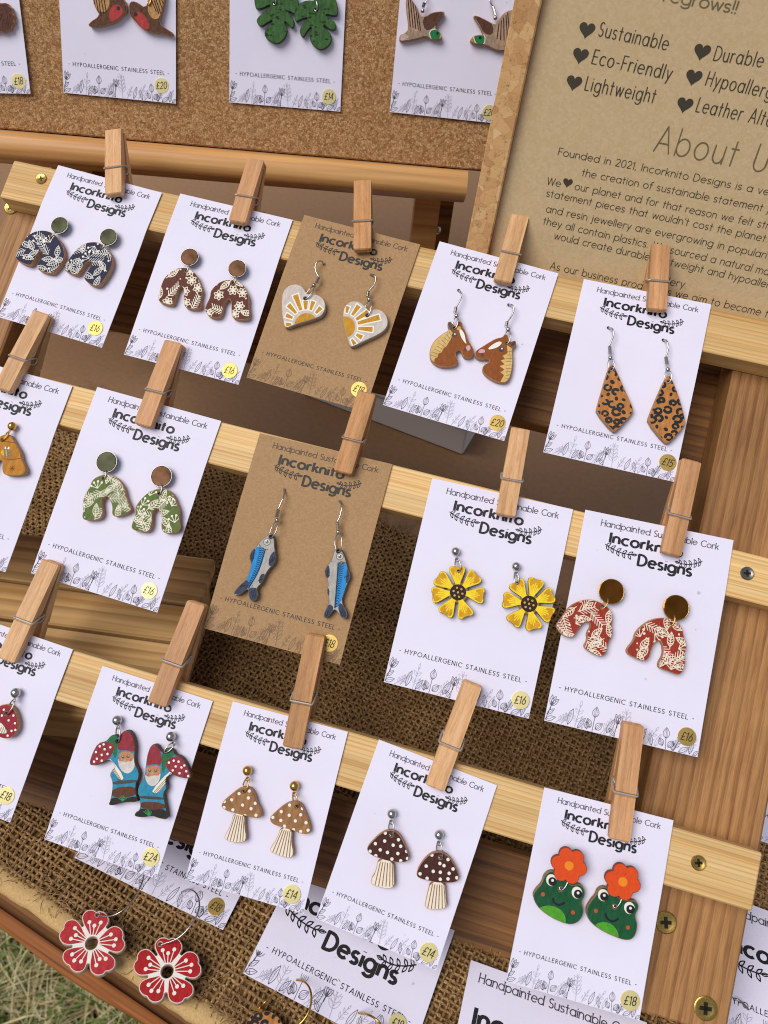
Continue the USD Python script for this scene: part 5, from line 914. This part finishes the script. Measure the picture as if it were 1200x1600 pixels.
# mushrooms
def mushroom(card, crop, lab, c, cap, stem, spots, stud, r, mid, h, capm, stemm, line, metal):
    a = Art('mushroom_earring', lab, CF[card], crop, centre=c)
    gcap, gst = Polygon(chaikin(a.ls(cap), 2)), Polygon(chaikin(a.ls(stem), 1)); u = unary_union([gcap, gst]).buffer(.02); a.g = max(polys(u), key=lambda q: q.area).difference(Point(*a.l(h)).buffer(.7))
    a.ch = part(a.p, 'charm', [extrude(a.g, a.z0, a.ztop - .3), extrude(a.g.buffer(-.2), a.ztop - .31, a.ztop)], CORKEDGE); a.n = 0
    a.paint('stalk', stemm, gst, clip=.22); s = np.array(stem, float); b1, b0 = s[np.argmax(s.sum(1))], s[np.argmax(s[:, 1] - s[:, 0])]
    a.paint('stalk_line', line, *[a.line([s[0] + (s[1] - s[0]) * k + (0, 14), b0 + (b1 - b0) * k], .34, 0) for k in (.14, .3, .46, .62, .78, .92)])
    a.paint('cap', capm, gcap.buffer(-.05), clip=.22); a.paint('white_spot', WHITE, a.dots(spots, 8.5 if card == 'tan' else 7)); a.ballstud(stud, r, mid, h, metal)
TAN = P('#9a6e44', .25, 450); DKB = P('#45201a', .15)
mushroom('tan', B4, 'left light brown mushroom earring with white spots and a gold ball stud', (350, 1050), [(236, 1022), (250, 985), (300, 945), (340, 912), (395, 906), (427, 940), (442, 1000), (466, 1040), (468, 1078), (440, 1087), (380, 1074), (320, 1057), (268, 1044)], [(310, 1050), (374, 1065), (372, 1130), (383, 1192), (370, 1224), (298, 1223), (256, 1205), (258, 1183), (290, 1130)], [(257, 990), (255, 1024), (298, 980), (305, 1037), (360, 1010), (393, 970), (408, 1030), (398, 930), (436, 1068), (374, 1070), (340, 945), (432, 1000)], (388, 815), 27, (388, 870), (362, 935), TAN, CREAM, P('#8a6048'), GOLD)
mushroom('tan', B4, 'right light brown mushroom earring with white spots and a gold ball stud', (620, 1130), [(512, 1082), (540, 1055), (590, 1010), (640, 988), (692, 1000), (712, 1045), (732, 1090), (749, 1150), (735, 1177), (690, 1174), (640, 1152), (580, 1137), (523, 1117)], [(576, 1135), (644, 1150), (637, 1215), (652, 1285), (635, 1314), (568, 1300), (513, 1275), (520, 1250), (555, 1200)], [(580, 1047), (627, 1010), (532, 1080), (577, 1097), (625, 1068), (660, 1100), (598, 1130), (690, 1065), (720, 1110), (700, 1030), (732, 1153), (690, 1160), (650, 1150)], (655, 902), 27, (652, 955), (668, 1020), TAN, CREAM, P('#8a6048'), GOLD)
mushroom('dark', B5, 'left dark brown mushroom earring with white spots and a steel ball stud', (360, 830), [(268, 802), (290, 775), (330, 735), (370, 717), (412, 728), (442, 780), (466, 840), (456, 864), (410, 867), (340, 852), (283, 830)], [(323, 848), (392, 858), (396, 930), (398, 975), (370, 989), (293, 970), (288, 945), (310, 910)], [(355, 732), (388, 738), (352, 768), (415, 762), (310, 780), (332, 808), (365, 820), (391, 787), (425, 792), (286, 815), (412, 825), (452, 815), (456, 848), (312, 835), (425, 858), (385, 850)], (385, 645), 20, (382, 688), (382, 742), DKB, CREAM, P('#8a5a3a'), None)
mushroom('dark', B5, 'right dark brown mushroom earring with white spots and a steel ball stud', (595, 920), [(495, 917), (510, 880), (550, 830), (600, 814), (642, 835), (672, 880), (693, 932), (680, 957), (620, 960), (560, 952), (503, 937)], [(560, 950), (627, 957), (631, 1020), (637, 1075), (580, 1082), (533, 1076), (540, 1030)], [(567, 832), (640, 852), (603, 870), (541, 882), (622, 880), (663, 895), (573, 906), (513, 917), (605, 910), (645, 915), (680, 935), (605, 942), (545, 938), (640, 940)], (600, 740), 20, (599, 785), (605, 843), DKB, CREAM, P('#8a5a3a'), None)
# frogs with flowers
FRG = P('#12502e', .2, 500); ORG = P('#d84a16', .06); ORG2 = P('#e8861a', .06); LIME = P('#4c9a26', .1)
for lab, c, ol, belly, eyes, smile, cheeks, fc, rot, h, ra in (
    ('left', (265, 820), [(147, 800), (165, 770), (190, 745), (200, 708), (226, 687), (260, 694), (280, 722), (310, 745), (330, 754), (355, 745), (381, 765), (384, 800), (365, 830), (380, 865), (366, 907), (330, 930), (290, 924), (230, 897), (170, 852)], [(170, 858), (200, 843), (240, 843), (276, 860), (296, 890), (299, 930), (230, 905)], [(236, 733), (350, 789)], [(240, 812), (246, 832), (268, 842), (290, 830)], [(195, 792), (329, 873)], (312, 665), 15, (275, 770), (302, 722)),
    ('right', (505, 880), [(387, 860), (410, 820), (430, 800), (440, 770), (470, 757), (500, 774), (515, 795), (545, 815), (580, 822), (610, 820), (627, 850), (605, 890), (620, 930), (606, 987), (570, 1002), (510, 982), (440, 947), (394, 905)], [(418, 942), (440, 918), (480, 915), (515, 935), (532, 965), (534, 995), (470, 965)], [(467, 800), (584, 857)], [(474, 880), (482, 902), (506, 916), (530, 902)], [(432, 866), (574, 940)], (552, 737), 18, (515, 848), (542, 792))):
    a = Art('frog_earring', lab + ' dark green smiling frog earring below an orange flower stud', CF['frog'], B6, centre=c, z0=T + .5); a.charm(ol, FRG, paint('#8a7050', .8, .2), hole=h)
    a.paint('lime_belly', LIME, a.poly(belly)); a.paint('eye_white', WHITE, *[affinity.rotate(affinity.scale(a.dot((x - 3, y - 4), 21), 1, 1.1), 20) for x, y in eyes]); a.paint('eye_black', BLACK, *[a.dot((x + 2, y + 2), 17) for x, y in eyes]); a.paint('eye_light', WHITE, a.dots([(x + 2, y - 3) for x, y in eyes], 5.5))
    a.paint('smile', BLACK, a.line(smile, .7)); a.paint('cheek_dot', P('#b8502c'), a.dots(cheeks, 8))
    fz = a.ztop + .25; C = np.array(fc, float); R = 80
    pt = unary_union([Point(*a.l(C + 50 * np.array([math.cos(math.radians(rot + 60 * k)), math.sin(math.radians(rot + 60 * k))]), fz + 2)).buffer(a.mm(29), 10) for k in range(6)] + [a.dot(C, 34)]).buffer(.25).buffer(-.25)
    fp = part(a.p, 'flower_stud', [extrude(pt, fz, fz + 1.9)], paint('#7a3420', .7, .2)); part(fp, 'orange_face', flat(pt.buffer(-.18), fz + 1.93), ORG); part(fp, 'flower_centre', flat(Point(*a.l(C, fz + 2)).buffer(a.mm(18)), fz + 1.96), ORG2)
    a.ring(ra, h, STEEL, .34, .5)
# red flower hoops on the table
RF = P('#b02c30', .18, 500); RF2 = P('#a8141a', .14, 500)
for lab, C, R, rot, mat, wire, h in (('left', (452, 738), 168, -81, RF, [(712, 380), (706, 430), (678, 490), (640, 545), (592, 588), (540, 608), (482, 600)], (480, 598)), ('right', (825, 877), 172, -87, RF2, [(895, 486), (932, 468), (972, 490), (988, 545), (970, 610), (920, 680), (868, 722), (792, 746)], (790, 742))):
    a = Art('flower_earring', lab + ' red five petal flower hoop earring lying over the hessian hem', TABLE.at(0, 0, ZC), B7, z0=3.4 if lab == 'left' else 3.0, centre=C)
    C = np.array(C, float); pet = []
    for k in range(5):
        an = rot + 72 * k; f = lambda da, rr: C + rr * R * np.array([math.cos(math.radians(an + da)), math.sin(math.radians(an + da))])
        pet.append(Polygon(chaikin(a.ls([f(-24, .1), f(-29, .3), f(-34, .6), f(-30, .86), f(-17, 1.0), f(-5, .99), f(0, .93), f(5, .99), f(17, 1.0), f(30, .86), f(34, .6), f(29, .3), f(24, .1)]), 2)))
    u = unary_union(pet + [a.dot(C, 60)]).buffer(.35).buffer(-.35); a.g = max(polys(u), key=lambda q: q.area).difference(a.dot(C, 19)).difference(Point(*a.l(h)).buffer(.7))
    a.ch = part(a.p, 'charm', [extrude(a.g, a.z0, a.ztop - .25), extrude(a.g.buffer(-.2), a.ztop - .26, a.ztop)], paint('#b8a08c', .8, .15)); a.n = 0
    a.paint('white_outline', WHITE, a.g, clip=.25)
    for pt in pet: a.paint('red_petal', mat, pt.buffer(-.42).difference(a.dot(C, 25)), clip=.3); a.n -= 1
    a.n = 2; ls = []
    for k in range(5):
        for da, rr in ((-15, .62), (0, .72 if k % 2 else .52), (15, .66)):
            d = np.array([math.cos(math.radians(rot + 72 * k + da)), math.sin(math.radians(rot + 72 * k + da))]); ls += [a.line([C + d * 30, C + d * R * rr], .33, 0), a.dot(C + d * R * rr, 6)]
    a.paint('stamen_line', WHITE, *ls)
    zz = np.linspace(0.5, 1, len(wire)); zq = [.4 + 9 * math.sin(math.pi * t) * .9 + a.ztop * t for t in np.linspace(0, 1, len(wire))]
    Pw = np.array([np.r_[a.l(p, z), z] for p, z in zip(wire, zq)]); part(a.p, 'hoop_wire', tube(chaikin3(Pw, 2), .32, 6), STEEL, smooth=True)
# leopard discs on gold hoops, at the bottom edge
for lab, C, wires, sd in (('left', (150, 655), [[(295, 432), (330, 436), (358, 470), (364, 530), (345, 590), (300, 640), (240, 680)], [(110, 575), (140, 545), (165, 520), (205, 482)]], 3), ('right', (640, 720), [[(572, 580), (610, 583), (650, 605), (680, 640), (690, 700)]], 5)):
    a = Art('disc_earring', lab + ' round leopard spot earring on a gold hoop at the bottom edge', TABLE.at(0, 0, ZC), B8, z0=1.2, centre=C); C = np.array(C, float)
    a.charm([C + 88 * np.array([math.cos(t), math.sin(t)]) for t in np.linspace(0, 2 * np.pi, 24)[:-1]], LEO, paint('#7a5a38', .8, .2), smooth=1); a.paint('leopard_spots', BLACK, *spots(a, sd, 40, 1.1))
    for w in wires: zq = [.4 + 7 * math.sin(math.pi * t) + a.ztop * t for t in np.linspace(0, 1, len(w))]; part(a.p, 'hoop_wire', tube(chaikin3(np.array([np.r_[a.l(p, z), z] for p, z in zip(w, zq)]), 2), .42, 6), GOLD, smooth=True)
    if lab == 'left': part(a.p, 'hoop_catch', slab(*(lambda q: (q[0] - 2.2, q[0] + 2.2, q[1] - .5, q[1] + .5))(a.l((118, 566))), a.ztop + .4, a.ztop + 1.4, .2), GOLD)
# earrings on the cork board
a = Art('hedgehog_earring', 'brown hedgehog earring at the top left edge of the picture', CF['hedgehog'], Z1, centre=(10, 55)); a.charm([(-60, 20), (-30, 0), (0, 10), (22, 8), (28, 20), (38, 24), (36, 40), (47, 48), (40, 60), (48, 74), (36, 78), (34, 96), (20, 96), (10, 104), (0, 96), (-40, 100), (-60, 70)], P('#5a3426', .3, 700), smooth=1)
a.paint('spine_line', P('#3a2018'), *[a.line([(-20 + 9 * i, 90 - 7 * (i % 4)), (-12 + 9 * i, 60 - 8 * (i % 3))], .3, 0) for i in range(6)])
RB, RW_, RBR = P('#5e3c28', .25, 700), P('#b88a54', .25, 900), P('#b03a38', .15, 600)
for lab, c, ol, breast, wing, eye, beak in (('left', (335, 40), [(288, -30), (290, 5), (300, 30), (312, 48), (276, 72), (278, 84), (300, 84), (340, 76), (368, 64), (385, 45), (396, 38), (395, 12), (385, -6), (350, 0), (335, -40)], [(345, 20), (370, 12), (386, 30), (380, 52), (350, 72), (340, 55)], [(286, -40), (290, 5), (305, 34), (330, 40), (345, 10), (335, -40)], (370, 26), (394, 24)),
                                            ('right', (460, 50), [(402, 12), (412, 2), (432, 8), (452, 24), (466, 0), (475, -40), (515, -40), (514, 5), (504, 45), (498, 72), (520, 90), (541, 102), (536, 114), (505, 104), (470, 102), (440, 88), (418, 62), (404, 48)], [(416, 42), (435, 34), (458, 55), (470, 85), (455, 95), (430, 75)], [(462, 10), (478, -40), (517, -40), (514, 5), (500, 55), (480, 62), (462, 40)], (424, 45), (404, 40))):
    a = Art('robin_earring', lab + ' robin earring with a red breast on the cork board', CF['robin'], Z1, centre=c); a.charm(ol, RB, smooth=1)
    a.paint('wing', RW_, a.poly(wing, 1)); a.paint('feather_line', P('#2e1c12'), *[a.line([(wing[0][0] + 8 * i + 4, -20), (wing[1][0] + 8 * i + 10, 48 - abs(i - 2) * 6)], .45, 0) for i in range(5)]); a.paint('red_breast', RBR, a.poly(breast, 2)); a.paint('eye', BLACK, a.dot(eye, 5), a.dot(beak, 4))
    if lab == 'right': a.ring((468, 0), (464, 14), GOLD, .5)
MON = P('#3a6230', .3, 500)
for lab, c, ol, hole in (('left', (862, 50), [(790, -40), (795, 8), (800, 30), (822, 26), (842, 14), (846, 20), (826, 36), (803, 56), (802, 72), (816, 84), (834, 72), (850, 62), (852, 68), (836, 84), (826, 100), (828, 116), (845, 130), (865, 138), (885, 126), (896, 108), (898, 90), (888, 70), (892, 66), (904, 80), (914, 90), (920, 76), (917, 58), (900, 38), (905, 34), (922, 46), (932, 30), (932, 0), (920, -40)], (858, 12)),
                        ('right', (985, 75), [(918, 30), (935, 10), (960, 0), (985, 2), (1005, -30), (1040, -20), (1054, 10), (1056, 48), (1042, 50), (1020, 44), (1018, 50), (1036, 60), (1050, 72), (1050, 90), (1040, 96), (1022, 86), (1014, 78), (1010, 84), (1024, 96), (1036, 108), (1036, 130), (1022, 148), (1004, 157), (985, 148), (970, 130), (966, 108), (976, 88), (970, 84), (958, 100), (948, 118), (938, 108), (936, 90), (950, 70), (962, 60), (958, 54), (938, 62), (922, 70)], (987, 32))):
    a = Art('leaf_earring', lab + ' green cheese plant leaf earring on the cork board', CF['monstera'], Z1, centre=c); a.charm(ol, MON, paint('#3a4a28', .8, .2), smooth=1, hole=hole); a.paint('dark_fleck', P('#1e3418'), *[affinity.scale(a.dot((c[0] + random.Random(i + c[0]).uniform(-50, 50), c[1] + random.Random(i * 7 + c[0]).uniform(-60, 60)), random.Random(i).uniform(2, 5)), 1, .5) for i in range(34)])
    a.ring((hole[0], hole[1] - 24), hole, STEEL, .45)
DB, DC, DG = P('#5a3a2c', .2, 700), P('#a08a74', .2, 700), P('#1e7a44', .15)
for lab, c, ol, wa, wb, head, beak, tail, hk in (('left', (115, 80), [(70, -30), (82, -8), (104, 22), (112, 50), (130, 52), (150, 38), (188, 34), (190, 44), (172, 62), (158, 86), (176, 100), (184, 118), (172, 126), (148, 124), (132, 112), (100, 122), (70, 128), (48, 130), (48, 110), (66, 104), (78, 88), (68, 20)], [(66, -30), (84, -8), (106, 24), (118, 96), (90, 100), (76, 80)], [(118, 58), (150, 40), (190, 36), (172, 62), (150, 92), (128, 96)], [(142, 98), (165, 92), (178, 108), (172, 124), (150, 124)], [(172, 112), (186, 118), (174, 126)], [(46, 108), (70, 104), (78, 122), (48, 132)], ([(128, -30), (134, 0), (128, 14)], ((126, 8), (122, 24)), (121, 34))),
                                                ('right', (330, 100), [(268, 126), (280, 112), (298, 108), (312, 110), (300, 84), (288, 62), (278, 50), (290, 48), (320, 62), (340, 74), (352, 76), (366, 50), (384, 34), (410, 30), (420, 70), (410, 120), (395, 150), (370, 160), (345, 154), (318, 140), (290, 138), (274, 134)], [(276, 48), (292, 46), (322, 62), (342, 80), (340, 110), (312, 106)], [(352, 78), (366, 50), (388, 32), (412, 28), (420, 70), (400, 130), (360, 150), (345, 120)], [(280, 112), (298, 106), (314, 112), (312, 138), (290, 138)], [(264, 128), (282, 120), (280, 134)], [(395, 120), (415, 110), (400, 150)], ([(332, -30), (328, 0), (342, 24)], ((340, 20), (348, 46)), (348, 56)))):
    a = Art('duck_earring', lab + ' flying mallard duck earring with a green head on the cork board', CF['duck'], Z2, centre=c); a.charm(ol, DC, smooth=1)
    a.paint('wing', DB, a.poly(wb if lab == 'left' else wa, 1)); a.paint('pale_wing', P('#b09078', .2, 700), a.poly(wa if lab == 'left' else wb, 1)); wq = wa if lab == 'left' else wb
    a.paint('feather_line', P('#3a221a'), *[a.line([np.array(wq[0]) * (1 - t) + np.array(wq[2]) * t + (2, 4), np.array(wq[-1]) * (1 - t) + np.array(wq[-3]) * t], .5, 0) for t in (.15, .35, .55, .75, .9)])
    a.paint('neck_ring', WHITE, a.poly(head, 1).buffer(.55)); a.paint('green_head', DG, a.poly(head, 1).buffer(.15)); a.paint('beak', P('#c08a2a'), a.poly(beak, 1)); a.paint('tail', P('#c4a8a0'), a.poly(tail, 1)); a.paint('eye', BLACK, a.dot((head[1][0] + 2, head[1][1] + 12), 3.5))
    a.hook(hk[0], hk[1], hk[2], hk[2])
# hoops of the two cards right of the rack: one wire shows
a = Art('hoop_earring', 'thin dark hoop wire on the shaded card right of the rack', TABLE.at(0, 0, ZC), (1000, 1380, 6), z0=.4, centre=(960, 1130)); w = [(880, 1082), (920, 1092), (970, 1130), (1015, 1185)]
part(a.p, 'hoop_wire', tube(chaikin3(np.array([np.r_[a.l(p, z), z] for p, z in zip(w, (1.5, 2.2, 2.0, .4))]), 2), .4, 6), SPRING, smooth=True)
